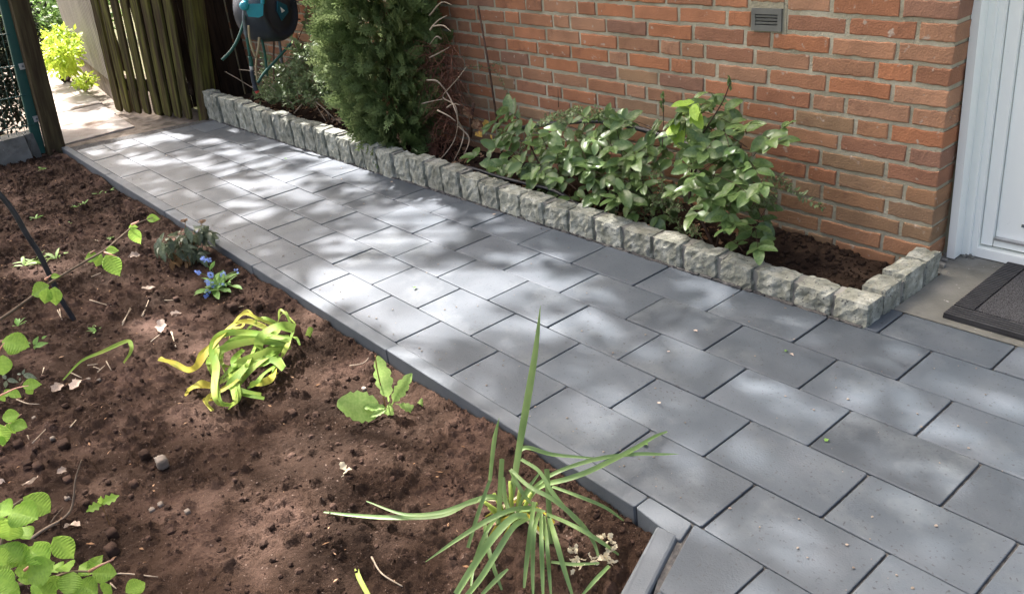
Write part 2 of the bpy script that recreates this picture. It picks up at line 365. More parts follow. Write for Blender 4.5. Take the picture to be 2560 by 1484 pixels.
for i in range(2):
    p, q = ka+kd*(.0+i*1.0), ka+kd*(i*1.0+.998); p2, q2 = kb+kd*(i*1.0), kb+kd*(i*1.0+.990)
    kerb_stone([tuple(q), tuple(q2), tuple(p2), tuple(p)], 0.003, .007)
# ---------------------------------------------------------------- granite border
def rough_block(c, h, amp, seed, n=(6, 5, 6), rd=0.22):
    """hewn stone: rounded box with broken faces"""
    r = np.random.default_rng(seed); idx = {}; vs = []; fs = []
    nx, ny, nz = n; jit = {}
    ph = r.random((6, 3))*6.28; fq = r.uniform(18, 70, (6, 3))
    def vert(i, j, k):
        if (i, j, k) in idx: return idx[(i, j, k)]
        p = np.array([2*i/nx-1, 2*j/ny-1, 2*k/nz-1]); q = p*np.array(h)
        m = min(h)*rd; inner = np.array(h)-m; cq = np.clip(q, -inner, inner); dd = q-cq; l = np.linalg.norm(dd)
        if l > 1e-9: q = cq+dd/l*min(m, l)
        nn = dd/l if l > 1e-9 else p
        s = sum(math.sin(float(q @ fq[a]+ph[a, 0])) for a in range(6))/6
        q = q + nn*(s*amp*1.3 + r.normal(0, amp*.45))
        idx[(i, j, k)] = len(vs); vs.append(tuple(q+np.array(c))); return idx[(i, j, k)]
    def face(fn, a, b):
        for i in range(a):
            for j in range(b): fs.append((fn(i, j), fn(i+1, j), fn(i+1, j+1), fn(i, j+1)))
    face(lambda i, j: vert(i, 0, j), nx, nz); face(lambda i, j: vert(nx-i, ny, j), nx, nz)
    face(lambda i, j: vert(0, ny-i, j), ny, nz); face(lambda i, j: vert(nx, i, j), ny, nz)
    face(lambda i, j: vert(i, j, nz), nx, ny); face(lambda i, j: vert(i, ny-j, 0), nx, ny)
    return vs, fs
gr = empty('granite_border', (0, .94, 0), 'low row of hewn grey granite blocks edging the planting bed along the wall', 'border')
def gtop(x): return .066 + (1.42-x)*0.0262
xs = [-3.352]; 
while xs[-1] < 1.30: xs.append(xs[-1]+.1365+rnd(-.007, .007))
sca = (1.392-xs[0])/(xs[-1]-xs[0]); xs = [xs[0]+(x-xs[0])*sca for x in xs]
for i, (xa, xb) in enumerate(zip(xs[:-1], xs[1:])):
    yc = .9435+rnd(-.003, .003) - (.008 if xa < -.9 else 0); zt = gtop((xa+xb)/2)+rnd(-.008, .007)
    hz = (zt+.04)/2; j = rnd(.0055, .0085)
    v, f = rough_block(((xa+xb)/2, yc, zt-hz), ((xb-xa)/2-j, .040+rnd(-.004, .004), hz), .0050, 100+i, (8, 5, 9))
    b = MB(); b.add(v, f); b.build('granite_block', MT['granite'], gr)
    zz = zt-.007
    mo = MB(); mo.box((xb, yc+.005, (zz-.04)/2), (.014, .030, (zz+.04)/2)); mo.build('mortar', MT['gmortar'], gr)
for i, (cx, cy, hx, hy, zt) in enumerate([(1.446, .944, .051, .040, .070), (1.459, 1.045, .037, .050, .076), (1.461, 1.163, .037, .056, .082), (1.461, 1.279, .036, .045, .078)]):
    hz = (zt+.04)/2; v, f = rough_block((cx, cy, zt-hz), (hx, hy, hz), .0042, 300+i, (7, 6, 7)); b = MB(); b.add(v, f); b.build('granite_block', MT['granite'], gr)
for cy in (.990, 1.101, 1.226):
    mo = MB(); mo.box((1.461, cy, .010), (.030, .014, .050)); mo.build('mortar', MT['gmortar'], gr)
# dark bedding mortar squeezed out along the foot of the border
b = MB(); n = 260
for i in range(n):
    x = -3.34+(1.50+3.34)*i/n + rnd(-.01, .01)
    v, f = rough_block((x, .9005+rnd(-.002, .004) - (.008 if x < -.9 else 0), .001), (rnd(.006, .02), rnd(.003, .008), rnd(.002, .006)), .0015, 900+i, (2, 2, 2), .6); b.add(v, f)
b.build('bedding', MT['sand'], gr)
# ---------------------------------------------------------------- house wall
def zc(k, x): return .667 - .0593*k + LV*(x-XC)       # bottom edge of course k at x
hw = MB(); X0 = -3.9
hw.add([(X0, YW+.0035, -.16), (XC-.005, YW+.0035, -.16), (XC-.005, YW+.0035, 3.1), (X0, YW+.0035, 3.1), (X0, 5, -.16), (XC-.005, 5, -.16), (XC-.005, 5, 3.1), (X0, 5, 3.1)],
       [(0, 1, 2, 3), (1, 5, 6, 2), (5, 4, 7, 6), (4, 0, 3, 7), (3, 2, 6, 7)])
wall = hw.build('house_wall', MT['mortar'])
tag(wall, 'red and orange brick house wall with pale recessed mortar joints', 'wall')
def brick_mesh(Lb, Hb, Db, seed, segs=8):
    r = random.Random(seed); P = []
    a = .0016
    for i in range(segs): P.append((-Lb/2+Lb*i/segs, -Hb/2+r.uniform(-a, a)*1.4))
    for i in range(2): P.append((Lb/2+r.uniform(-a, a), -Hb/2+Hb*i/2))
    for i in range(segs): P.append((Lb/2-Lb*i/segs, Hb/2+r.uniform(-a, a)*1.4))
    for i in range(2): P.append((-Lb/2+r.uniform(-a, a), Hb/2-Hb*i/2))
    n = len(P); rg = []
    for d, ins in ((Db, 0), (.0035, 0), (.0008, .0018), (0.0, .0042)):
        rg.append([(p[0]*(1-2*ins/Lb), d+(r.uniform(-.0004, .0007) if ins else 0), p[1]*(1-2*ins/Hb)) for p in P])
    b = MB(); vs = [p for q in rg for p in q]; fs = []
    for k in range(3): fs += [(k*n+(i+1) % n, k*n+i, (k+1)*n+i, (k+1)*n+(i+1) % n)[::-1] for i in range(n)]
    # front face split in strips so that it can be uneven
    m = segs; fr = 3*n
    top = [fr+segs+2+(segs-i) % (segs+1) if 0 else fr+segs+2+segs-i for i in range(segs+1)]
    bot = [fr+i for i in range(segs+1)]
    top[0] = fr+2*segs+2 if 2*segs+2 < n else fr+n-2; fs_front = []
    for i in range(segs):
        fs_front.append((bot[i], bot[i+1], top[i+1], top[i]))
    fs_front[0] = (bot[0], bot[1], top[1], fr+2*segs+2, fr+2*segs+3); last = fs_front[-1]
    fs_front[-1] = (bot[segs-1], bot[segs], fr+segs+1, fr+segs+2, top[segs-1])
    b.add(vs, fs+fs_front); return b
# courses read from the photograph: joint columns (crop-3 / crop-4 / crop-8 pixels)
J = {-1: ([1392, 1717, 2082], [220, 500, 850, 1380], []), 0: ([205, 412, 650, 778, 1042, 1185, 1470, 1812, 2182, 2372], [498, 968, 1507], []),
     1: ([70, 271, 489, 606, 856, 986, 1263, 1575, 1923], [190, 390, 842, 1347], []), 2: ([128, 228, 335, 558, 805, 1063, 1350, 1672, 1830, 2012], [260, 690, 1185, 1475], []),
     3: ([97, 297, 506, 742, 994, 1281, 1431, 1750, 1921, 2107], [365, 815, 1310], []), 4: ([145, 340, 455, 676, 795, 1052, 1348, 1660, 2012], [265, 695, 955, 1452], []),
     5: ([285, 505, 620, 857, 1121, 1411, 1570, 1850], [160, 567, 1025, 1290], []), 6: ([250, 355, 575, 810, 928, 1195, 1338, 1655], [60, 470, 907, 1425], []),
     7: ([212, 412, 520, 748, 995, 1250], [340, 765, 1260], []), 8: ([160, 365, 600, 840], [660, 895, 1400], []),
     9: ([], [], [860, 1327]), 10: ([], [], [950, 1432]), 11: ([], [], [840, 1297]), 12: ([], [], [950])}
def col_to_x(px, k):
    lo, hi = -3.9, XC
    for _ in range(40):
        mid = (lo+hi)/2
        if proj((mid, YW, zc(k, mid)+.025))[0] < px: lo = mid
        else: hi = mid
    return lo
ST, HD = .209, .1045
BR = []                                               # (xa, xb, course)
va = onY(*d4(246, 150), YW); vb = onY(*d4(474, 150), YW); VX0, VX1 = va.x, vb.x
for k in range(-8, 14):
    a3, a4, a8 = J.get(k, ([], [], []))
    xs = sorted([col_to_x(d3(v, 0)[0], k) for v in a3]+[col_to_x(d4(v, 0)[0], k) for v in a4]+[col_to_x(d8(v, 0)[0], k) for v in a8])
    r = random.Random(50+k)
    if not xs: xs = [XC-(ST if k % 2 else HD)]
    full = [XC+.0045] + xs[::-1]                      # fill over-long gaps and the unseen left part
    out = [full[0]]
    for x in full[1:]:
        while out[-1]-x > .26:
            st = ST if out[-1]-x > .32 or r.random() < .6 else HD
            out.append(out[-1]-st)
        if out[-1]-x > .05: out.append(x)
    while out[-1] > X0+.3: out.append(out[-1]-(HD if r.random() < .3 else ST)*r.uniform(.98, 1.02))
    for xb, xa in zip(out[:-1], out[1:]):
        if k == 0 and xa < (VX0+VX1)/2 < xb:
            continue
        BR.append((xa, xb, k))
def bpx(t):
    k = t[2]; m = (t[0]+t[1])/2; p = proj((m, YW, zc(k, m)+.025)); return p
def bscore(t):
    p = bpx(t); m = (t[0]+t[1])/2
    return (t[1]-t[0])/depth((m, YW, .3)) if (-40 < p[1] < CH and -40 < p[0] < CW) else -1
BR.sort(key=bscore, reverse=True)
BC = {}; rest = MB(); rest2 = MB()
JW = .0122
for n_, (xa, xb, k) in enumerate(BR):
    Lb = xb-xa-JW+random.uniform(-.0015, .0015); Hb = .0593-JW; m = (xa+xb)/2; z = zc(k, m)+Hb/2+random.uniform(-.0012, .0012)
    dy = random.uniform(-.0025, .0018); ry = -math.atan(LV)+random.uniform(-.004, .004)
    if k == -1 and VX0 < m < VX1: z += .012; Hb -= .02
    q = max(.06, round(Lb/.012)*.012); key = (round(q, 3), random.randrange(3), round(Hb, 3))
    if key not in BC: BC[key] = brick_mesh(q, Hb, .1, hash(key) % 9999)
    Mx = Matrix.Translation((m, YW+dy, z)) @ Matrix.Rotation(ry, 4, 'Y') @ Matrix.Diagonal((Lb/q, 1, 1, 1))
    if n_ < 300:
        b = BC[key]
        old = random.random() < (k-3)/6.0*(1 if m > -.2 else .5); an = 'mo' if old else 'me'
        if not hasattr(b, an): setattr(b, an, b.mesh('brick', MT['brickold' if old else 'brick']))
        o = bpy.data.objects.new('brick', getattr(b, an)); link(o, wall); o.matrix_basis = Mx
    else:
        b = BC[key]; rest.add([Mx @ Vector(p) for p in b.v], b.f)
rest.build('brick', MT['brick'], wall, kind='stuff')
# mortar smears on the wall
# air vent
vz = zc(0, (VX0+VX1)/2)-.006; vh = onY(*d4(360, 62), YW).z
vt = onY(*d4(360, 64), YW).z; vbm = onY(*d4(360, 236), YW).z; vm = (VX0+VX1)/2; vw = (VX1-VX0)/2; vc = (vt+vbm)/2; vhh = (vt-vbm)/2
vent = MB()
vent.box((vm, YW+.002, vt-.009), (vw, .008, .009)); vent.box((vm, YW+.002, vbm+.009), (vw, .008, .009))
for s_ in (-1, 1): vent.box((vm+s_*(vw-.007), YW+.002, vc), (.007, .0075, vhh-.018))
ventf = vent.build('air_vent', MT['vent'], wall); ventf['label'] = 'small dark grey louvred air vent set in the brickwork'
b = MB(); b.box((vm, YW+.0020, vc), (vw-.006, .0012, vhh-.010)); b.build('slot_shade_plate', MT['slotshade'], ventf)  # near-black plate puts the shade inside the vent slots into colour
for i in range(3):
    b = MB(); zz = vc+(vhh-.018)*(-.62+.62*i); b.box((vm, YW-.0015, zz), (vw-.013, .0022, .0030), Matrix.Rotation(.25, 3, 'X')); b.build('slat', MT['vent'], ventf)
b = MB(); b.box((vm, YW+.0035, vt+.008), (vw+.004, .004, .009)); b.box((VX1+.007, YW+.0055, vc), (.007, .004, vhh+.012)); b.build('mortar', MT['mortar'], wall)
# ---------------------------------------------------------------- doorstep, door, mat
step = sheet('doorstep', [(1.497, 1.0475), (4.2, 1.0475), (4.2, 1.56), (1.40, 1.56), (1.40, 1.33), (1.497, 1.33)], -0.002, MT['concrete'])
tag(step, 'weathered grey concrete doorstep under the black doormat', 'doorstep', kind='structure')
DL = -.028
def shx(b):
    b.v = [(p[0]+DL*p[2], p[1], p[2]) for p in b.v]; return b
door = empty('front_door', (1.5, 1.5, 0), 'white plastic front door with stepped frame beside the brick corner', 'door')
b = MB(); b.box((1.4735, 1.468, 1.1), (.0115, .028, 1.097)); shx(b).build('frame', MT['white'], door)
b = MB(); b.box((1.495, 1.503, 1.1), (.0105, .016, 1.098)); shx(b).build('frame', MT['white'], door)
b = MB(); b.box((1.5155, 1.511, 1.1), (.0105, .014, 1.099)); shx(b).build('frame', MT['white'], door)
b = MB(); b.box((1.5055, 1.4985, 1.1), (.0028, .014, 1.095)); shx(b).build('bead', MT['white'], door)
b = MB(); b.box((2.05, 1.512, .0165), (.526, .017, .0145)); b.build('threshold', MT['white'], door)
leaf = MB(); leaf.box((1.5445, 1.524, 1.08), (.0165, .012, 1.04)); lf = shx(leaf).build('door_leaf', MT['white'], door)
b = MB(); b.box((2.02, 1.526, .051), (.458, .011, .0115)); b.build('bottom_rail', MT['white'], lf)
b = MB(); b.box((2.02, 1.515, .0655), (.456, .008, .0035)); b.build('drip_rail', MT['steel'], lf)
b = MB(); b.box((2.015, 1.536, 1.08), (.452, .010, 1.02)); shx(b).build('panel', MT['white'], lf)
b = MB(); b.box((1.645, 1.5245, .118), (.018, .0024, .0042)); b.build('drain_cap', MT['hosegrey'], lf)
matt = empty('doormat', (1.62, 1.08, 0), 'black rubber doormat with ribbed border and grey pile centre on the concrete doorstep', 'doormat')
mx0, mx1, my0, my1, mt = 1.620, 2.22, 1.078, 1.490, .010
b = MB(); b.box(((mx0+mx1)/2, (my0+my1)/2, .0035), ((mx1-mx0)/2, (my1-my0)/2, .0045)); b.build('base', MT['rubber'], matt)
rw = .052; n = 33; fy = my0+.062
for sx0, sx1 in ((mx0, mx0+rw), (mx1-rw, mx1)):
    for i in range(n):
        y = fy+(my1-.004-fy)*(i+.5)/n; b = MB(); b.box(((sx0+sx1)/2, y, .0105), ((sx1-sx0)/2, .0036, .0035)); b.build('rib', MT['rubber'], matt)
for i in range(5):
    for yb, sg in ((my0, 1), (my1, -1)):
        if sg < 0: continue
        y = yb+sg*(.006+i*.0118); b = MB(); b.box(((mx0+mx1)/2, y, .0105), ((mx1-mx0)/2, .0044, .0035)); b.build('rib', MT['rubber'], matt)
b = MB(); b.box(((mx0+mx1)/2, (fy+my1)/2, .0093), ((mx1-mx0)/2-rw-.003, (my1-fy)/2-.004, .0022)); b.build('pile', MT['carpet'], matt)
# ---------------------------------------------------------------- soil bed (crumbly heightfield)
def axis(a, b, f):
    out = [a]
    while out[-1] < b: out.append(out[-1]+f(out[-1]))
    return np.array(out)
SX = axis(-3.95, 2.05, lambda x: max(.0048, .0048+.0026*max(0, .6-x))); SX = SX
SY = axis(-1.75, -.03, lambda y: .0052)
def soil_z(x, y):                                     # broad shape
    x = np.asarray(x, float); y = np.asarray(y, float)
    z = -.050 + .035*vnoise(x, y, .55, 1) + .022*vnoise(x, y, .22, 2) + .010*vnoise(x, y, .10, 3)
    d = np.clip((-.03-y)/.10, 0, 1); z = z + .022*(1-d)
    z = z + .012*np.clip((-y-.2)/.6, 0, 1)
    return z
XX, YY = np.meshgrid(SX, SY, indexing='ij'); ZZ = soil_z(XX, YY)
ZZ = ZZ + .007*np.abs(vnoise(XX, YY, .045, 4)) + .005*vnoise(XX, YY, .02, 5) + .006*(np.random.default_rng(3).random(XX.shape)-.5)*(.4+1.2*np.clip(vnoise(XX, YY, .09, 8)+.5, 0, 1))
rg = np.random.default_rng(11)
clump = vnoise(rg.random(1)*0, rg.random(1)*0, 1.0, 9)
NCR = 42000
cx = rg.uniform(-3.9, 2.0, NCR); cy = rg.uniform(-1.74, -.045, NCR); cr = .0036+.018*rg.random(NCR)**5
dens = vnoise(cx, cy, .35, 21)+.5; keep = rg.random(NCR) < (.25+.9*dens); cx, cy, cr = cx[keep], cy[keep], cr[keep]
big = cx < -1.0; cr[big] = cr[big]*1.25
EX = rg.uniform(.8, 1.5, len(cx)); EY = rg.uniform(.8, 1.5, len(cx)); EA_ = rg.uniform(0, 3.14, len(cx)); ZN = rg.normal(0, 1, XX.shape); nc = 0
for x, y, r in zip(cx, cy, cr):
    i0, i1 = np.searchsorted(SX, (x-r, x+r)); j0, j1 = np.searchsorted(SY, (y-r, y+r))
    if i1 <= i0 or j1 <= j0: continue
    dx = (SX[i0:i1]-x)[:, None]; dy = (SY[j0:j1]-y)[None, :]; ex, ey, ea = EX[nc], EY[nc], EA_[nc]; nc += 1; ux = (dx*np.cos(ea)+dy*np.sin(ea))*ex; uy = (dy*np.cos(ea)-dx*np.sin(ea))*ey; d2 = r*r*(1+.35*(ZN[i0:i1, j0:j1]))-ux*ux-uy*uy
    ic = min(i0+(i1-i0)//2, len(SX)-1); jc = min(j0+(j1-j0)//2, len(SY)-1); base = ZZ[ic, jc]*.6+ZZ[i0:i1, j0:j1].mean()*.4
    h = base + np.sqrt(np.clip(d2, 0, None))*.8 - r*.18 + .0012*ZN[i0:i1, j0:j1]
    sub = ZZ[i0:i1, j0:j1]; ZZ[i0:i1, j0:j1] = np.where(d2 > 0, np.maximum(sub, h), sub)
# keep clear of the kerb and let the bed slip under it
edge = np.interp(XX, [p[0] for p in KOUT], [p[1] for p in KOUT])
over = YY > edge-.004; ZZ = np.where(over, np.minimum(ZZ, -.075), ZZ)
kx = (XX-1.583)*kn.x+(YY+.0565)*kn.y; ZZ = np.where((kx > -.004) & (YY < -.0), np.minimum(ZZ, -.09), ZZ)
ZZ = np.minimum(ZZ, -.006)
def grid_obj(name, XX, YY, ZZ, m, smooth=True):
    nx, ny = XX.shape; me = bpy.data.meshes.new(name)
    co = np.stack([XX, YY, ZZ], -1).reshape(-1, 3).astype(np.float32)
    I = np.arange(nx*ny).reshape(nx, ny); q = np.stack([I[:-1, :-1], I[1:, :-1], I[1:, 1:], I[:-1, 1:]], -1).reshape(-1, 4)
    me.vertices.add(len(co)); me.vertices.foreach_set('co', co.ravel())
    me.loops.add(q.size); me.loops.foreach_set('vertex_index', q.ravel().astype(np.int32))
    me.polygons.add(len(q)); me.polygons.foreach_set('loop_start', np.arange(0, q.size, 4, dtype=np.int32)); me.polygons.foreach_set('loop_total', np.full(len(q), 4, np.int32))
    if smooth: me.polygons.foreach_set('use_smooth', np.ones(len(q), bool))
    me.update(calc_edges=True); me.materials.append(m)
    o = bpy.data.objects.new(name, me); link(o); return o
soil = grid_obj('soil_bed', XX, YY, ZZ, MT['soil'], False)
tag(soil, 'freshly dug brown soil bed beside the path', 'soil', kind='structure')
def SZ(x, y):
    i = int(np.clip(np.searchsorted(SX, x), 0, len(SX)-1)); j = int(np.clip(np.searchsorted(SY, y), 0, len(SY)-1)); return float(ZZ[i, j])
def onsoil(px, py):
    z = -.04
    for _ in range(4):
        P = G(px, py, z); z = SZ(P.x, P.y)
    return G(px, py, z)
# loose crumbs that stand proud of the bed
def ico(r, seed, sq=.8):
    t = (1+5**.5)/2; V = [(-1, t, 0), (1, t, 0), (-1, -t, 0), (1, -t, 0), (0, -1, t), (0, 1, t), (0, -1, -t), (0, 1, -t), (t, 0, -1), (t, 0, 1), (-t, 0, -1), (-t, 0, 1)]
    F = [(0, 11, 5), (0, 5, 1), (0, 1, 7), (0, 7, 10), (0, 10, 11), (1, 5, 9), (5, 11, 4), (11, 10, 2), (10, 7, 6), (7, 1, 8), (3, 9, 4), (3, 4, 2), (3, 2, 6), (3, 6, 8), (3, 8, 9), (4, 9, 5), (2, 4, 11), (6, 2, 10), (8, 6, 7), (9, 8, 1)]
    q = random.Random(seed); ax = [q.uniform(.7, 1.25) for _ in range(3)]
    return [(v[0]*r/1.9*ax[0]*q.uniform(.8, 1.15), v[1]*r/1.9*ax[1]*q.uniform(.8, 1.15), v[2]*r/1.9*sq*q.uniform(.8, 1.15)) for v in V], F
b = MB(); protos = [ico(1, i) for i in range(12)]
for i in range(11000):
    x = random.uniform(-3.8, 1.9); y = -.05-1.6*random.random()**1.1
    P = Vector((x, y, -.04)); px, py = proj(P)
    if not (-40 < px < 2600 and py < 1560): continue
    if (x-1.583)*kn.x+(y+.0565)*kn.y > -.012 or y > lerp_list(KOUT, min(x, 1.69))-.012: continue
    r = (.0024+.0085*random.random()**6)*(1+.35*max(0, -x-.5)); v, f = random.choice(protos); z = SZ(x, y)+r*.25; a = rnd(0, 6.28); ca, sa = math.cos(a)*r, math.sin(a)*r
    b.add([(x+p[0]*ca-p[1]*sa, y+p[0]*sa+p[1]*ca, z+p[2]*r) for p in v], f)
cr = b.build('soil_crumbs', MT['clod'], None, False, kind='stuff'); tag(cr, 'loose crumbs of brown soil scattered over the bed', 'soil')
# ---------------------------------------------------------------- planting bed behind the granite border
bx = axis(-3.5, 1.44, lambda x: .012); by = axis(.94, 1.40, lambda y: .011)
BX, BY = np.meshgrid(bx, by, indexing='ij')
def bed_z(x, y):
    x = np.asarray(x, float); y = np.asarray(y, float)
    return (gtop(x)-.066)*.75 - .012 + .03*vnoise(x, y, .16, 31) + .012*vnoise(x, y, .05, 32) + .006*vnoise(x, y, .022, 33) + .03*np.exp(-((x-1.17)/.14)**2-((y-1.27)/.07)**2) - .012*np.clip((x-.9)/.5, 0, 1)
BZ = bed_z(BX, BY)
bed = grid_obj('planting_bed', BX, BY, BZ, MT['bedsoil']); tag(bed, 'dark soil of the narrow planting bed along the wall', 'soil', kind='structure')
def BZf(x, y): return float(bed_z(x, y))
b = MB()
for i in range(1600):
    x = rnd(-3.3, 1.40) if i < 900 else rnd(.75, 1.41); y = rnd(.985, 1.35); r = .003+.010*random.random()**3; v, f = random.choice(protos); z = BZf(x, y)+r*.3
    b.add([(x+p[0]*r, y+p[1]*r, z+p[2]*r) for p in v], f)
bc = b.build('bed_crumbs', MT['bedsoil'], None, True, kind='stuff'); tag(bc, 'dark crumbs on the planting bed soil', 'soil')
# ---------------------------------------------------------------- old path beyond the gate
op = sheet('old_path', [(-3.66, -.03), (-3.3, .95), (-3.3, 1.0), (-4.6, 1.0), (-9.5, 1.6), (-9.5, .2), (-5.5, -.25), (-3.83, -.06)], -0.020, mat('dirt', [g3(.14, .115, .09), g3(.22, .185, .15), g3(.10, .085, .065)], 9, 10, .95, .1, .8, 70, .008))
tag(op, 'worn sandy paving leading past the gate to the shed', 'path', kind='structure')
jx = [-3.78, -4.47, -5.10, -5.78, -6.46, -7.2, -7.97, -8.7]
for i, (xb, xa) in enumerate(zip(jx[:-1], jx[1:])):
    t = (-(xa+xb)/2-3.8)/4.2; y0 = -.10+.62*t; y1 = .475+.40*t
    slab_obj('slab', [(xa+.006, y0+.05), (xb-.006, y0), (xb-.006, y1), (xa+.006, y1+.05)], -.05, -.008, .006, MT['oldslab'], op, dz=.004, tilt=.006)
# tight green verge far left behind the fence
sheet('fence_verge', [(-3.86, -4), (-3.86, -.1), (-9.5, .3), (-9.5, -4)], -.03, MT['ground'])
# ---------------------------------------------------------------- gate, posts, fence, shed
def onP(px, py, P, n):
    d = ray(px, py); return CAM + d*((Vector(P)-CAM).dot(n)/d.dot(n))
def plank(a, b_, wdir, wd, th, name, m, parent, bev=0.004, arch=False):
    """board from a to b_, width along wdir"""
    a = Vector(a); b_ = Vector(b_); t = (b_-a); L_ = t.length; t.normalize(); u = Vector(wdir); u = (u-t*u.dot(t)).normalized(); n = t.cross(u)
    prof = [(-wd/2+bev, -th/2), (wd/2-bev, -th/2), (wd/2, -th/2+bev), (wd/2, th/2-bev), (wd/2-bev, th/2), (-wd/2+bev, th/2), (-wd/2, th/2-bev), (-wd/2, -th/2+bev)]
    key = (round(wd, 4), round(th, 4), round(L_, 2), m.name, arch, random.randrange(3))
    if key not in PLC:
        b = MB(); rings = []
        for s_, k in ((0, 0), (.02, 1), (L_*.5, 1), (L_, 1)) if arch else ((0, 1), (L_*.5, 1), (L_, 1)):
            for (x, y) in prof: rings.append((x*(.72 if not k else 1)+rnd(-.001, .001), y, s_))
        m_ = len(rings)//8; fs = [(i*8+k, i*8+(k+1) % 8, (i+1)*8+(k+1) % 8, (i+1)*8+k) for i in range(m_-1) for k in range(8)]
        b.add(rings, fs+[tuple(range(7, -1, -1)), tuple((m_-1)*8+k for k in range(8))]); PLC[key] = b.mesh(name, m)
    o = bpy.data.objects.new(name, PLC[key]); link(o, parent); q = a-wloc(parent)
    o.matrix_basis = Matrix(((u.x, n.x, t.x, q.x), (u.y, n.y, t.y, q.y), (u.z, n.z, t.z, q.z), (0, 0, 0, 1))); return o
PLC = {}
gp1, gp8 = G(*dl(1045, 970)), G(*dl(1640, 1035)); gdir = (gp8-gp1).normalized(); gn = Vector((gdir.y, -gdir.x, 0))
gate = empty('wooden_gate', gp8, 'mossy wooden picket gate standing open beside the shed', 'gate')
tops = [820, 897, 990, 1075, 1165, 1257, 1355, 1455]; bots = [(1043, 965), (1118, 975), (1205, 983), (1290, 990), (1380, 1000), (1465, 1010), (1555, 1020), (1640, 1033)]
gup = None
for i, (tx, bt) in enumerate(zip(tops, bots)):
    A = onP(*dl(*bt), gp1, gn)+Vector((0, 0, .004)); T = onP(*dl(tx, 0), gp1, gn); t = (T-A).normalized(); gup = t
    plank(A, A+t*1.25, gdir, .092, .020, 'slat', MT['gatewood'], gate, arch=True)
for zz in (.22, .95):
    plank(gp1-gn*.021+gup*zz-gdir*.05, gp8-gn*.021+gup*zz+gdir*.06, Vector((0, 0, 1)), .09, .02, 'rail', MT['darkwood'], gate)
# rails sit behind the slats
def post(name, foot, top, wd, m, label, cat, sq=None, d=None):
    foot = Vector(foot); o = empty(name, foot, label, cat)
    t = (Vector(top)-foot).normalized(); plank(foot-t*.1, foot+t*1.35, d or gdir, wd, sq or wd, 'shaft', m, o, .006)
    return o
pf = G(*dl(1795, 1030)); pt = onP(*dl(1655, 0), pf, Vector((.8, -.6, 0)))
post('gate_post', pf+Vector((-.03, .03, 0)), pt+Vector((-.03, .03, 0)), .105, MT['gatewood'], 'square mossy gate post at the end of the granite border', 'post')
wp = onX(*dl(478, 1276), -3.72); wt = onX(*dl(158, 0), -3.72)
post('fence_post', (wp.x, wp.y, -.02), wt, .105, MT['postwood'], 'weathered square wooden post at the corner of the kerb', 'post', d=Vector((0, 1, 0)))
# dark board screen between gate post and house
scr = empty('board_screen', (-3.6, 1.1, 0), 'dark brown board screen with an added dark backing row between the gate post and the house', 'fence')
for i in range(6):
    y = .985+.085*i; plank((-3.58-.02*(i % 2), y, -.02), (-3.58-.02*(i % 2), y+.05, 1.25), Vector((0, 1, 0)), .078, .02, 'board', MT['darkwood'], scr)
for i in range(9):  # back row added so the gaps between the front boards stay dark
    y = .80+.085*i; plank((-3.98, y, -.02), (-3.98, y+.03, 1.3), Vector((0, 1, 0)), .082, .02, 'board', MT['darkwood'], scr)
# shed
sa, sb = G(*dl(700, 600)), G(*dl(975, 838)); sd = (sb-sa).normalized(); sn = Vector((sd.y, -sd.x, 0))
SHED_A = sa.copy()
shed = empty('garden_shed', sb, 'grey brown shed wall of narrow vertical boards on a low plinth', 'shed')
bz = onP(*dl(800, 570), sa+sn*.0, sn).z
s0 = onP(*dl(668, 520), sa, sn)
w_, n_ = .11, 0
L0 = (s0-sb).dot(-sd)
pl = MB(); Rz = Matrix.Rotation(math.atan2(sd.y, sd.x), 3, 'Z')
pl.box(sb-sd*(L0/2-.4)+Vector((0, 0, bz/2-.05))-sn*.06, ((L0+.8)/2, .07, bz/2+.05), Rz); pl.build('plinth', MT['plinth'], shed)
x = 0
while x < L0+.7:
    c = s0+sd*(x+w_/2); plank((c.x, c.y, bz+.002), (c.x, c.y+.04, bz+1.5), sd, w_-.028, .03, 'board', MT['shed'], shed, .003); x += w_
bk = MB(); bk.box(s0+sd*(L0+.7)/2-sn*.06+Vector((0, 0, .75+bz)), ((L0+.7)/2, .04, .75), Rz); bk.build('panel', MT['darkwood'], shed)
# mesh fence
mf = empty('mesh_fence', (-3.79, -.13, 0), 'dark green steel mesh fence with square post in front of the hedge', 'fence')
ga, gb = onX(*dl(333, 1290), -3.79), onX(*dl(52, 90), -3.79)
plank((ga.x, ga.y, -.03), ga+(gb-ga).normalized()*1.4, Vector((0, 1, 0)), .062, .045, 'post', MT['greenpaint'], mf)
def gpz(px, py): return onX(*dl(px, py), -3.765)
for (x0, y0, x1, y1) in ((85, 296, -400, 350), (165, 570, -400, 650), (225, 826, -400, 950), (300, 1078, -400, 1230)):
    b = MB(); b.tube([gpz(x0, y0), gpz(x1, y1)], .0035, 6); b.build('rail', MT['greenpaint'], mf)
for i in range(9):
    P = ga+Vector((.03, -.06-.05*i, 0)); q = (gb-ga).normalized(); b = MB(); b.tube([P+q*.12, P+q*1.2], .0022, 5); b.build('wire', MT['greenpaint'], mf)
for (x, y) in ((195, 578), (318, 1033)):
    P = onX(*dl(x, y), -3.762); b = MB(); b.box(P, (.004, .019, .019)); c_ = b.build('clamp', MT['steel'], mf)
    b = MB(); b.tube([P, P+Vector((.012, 0, 0))], .007, 6); b.build('bolt', MT['hosegrey'], c_)
cb = empty('concrete_block', (-3.83, -.5, 0), 'low weathered concrete block beside the green fence post', 'block')
fA = G(*dl(275, 1330)); zt = onX(*dl(255, 1165), fA.x).z
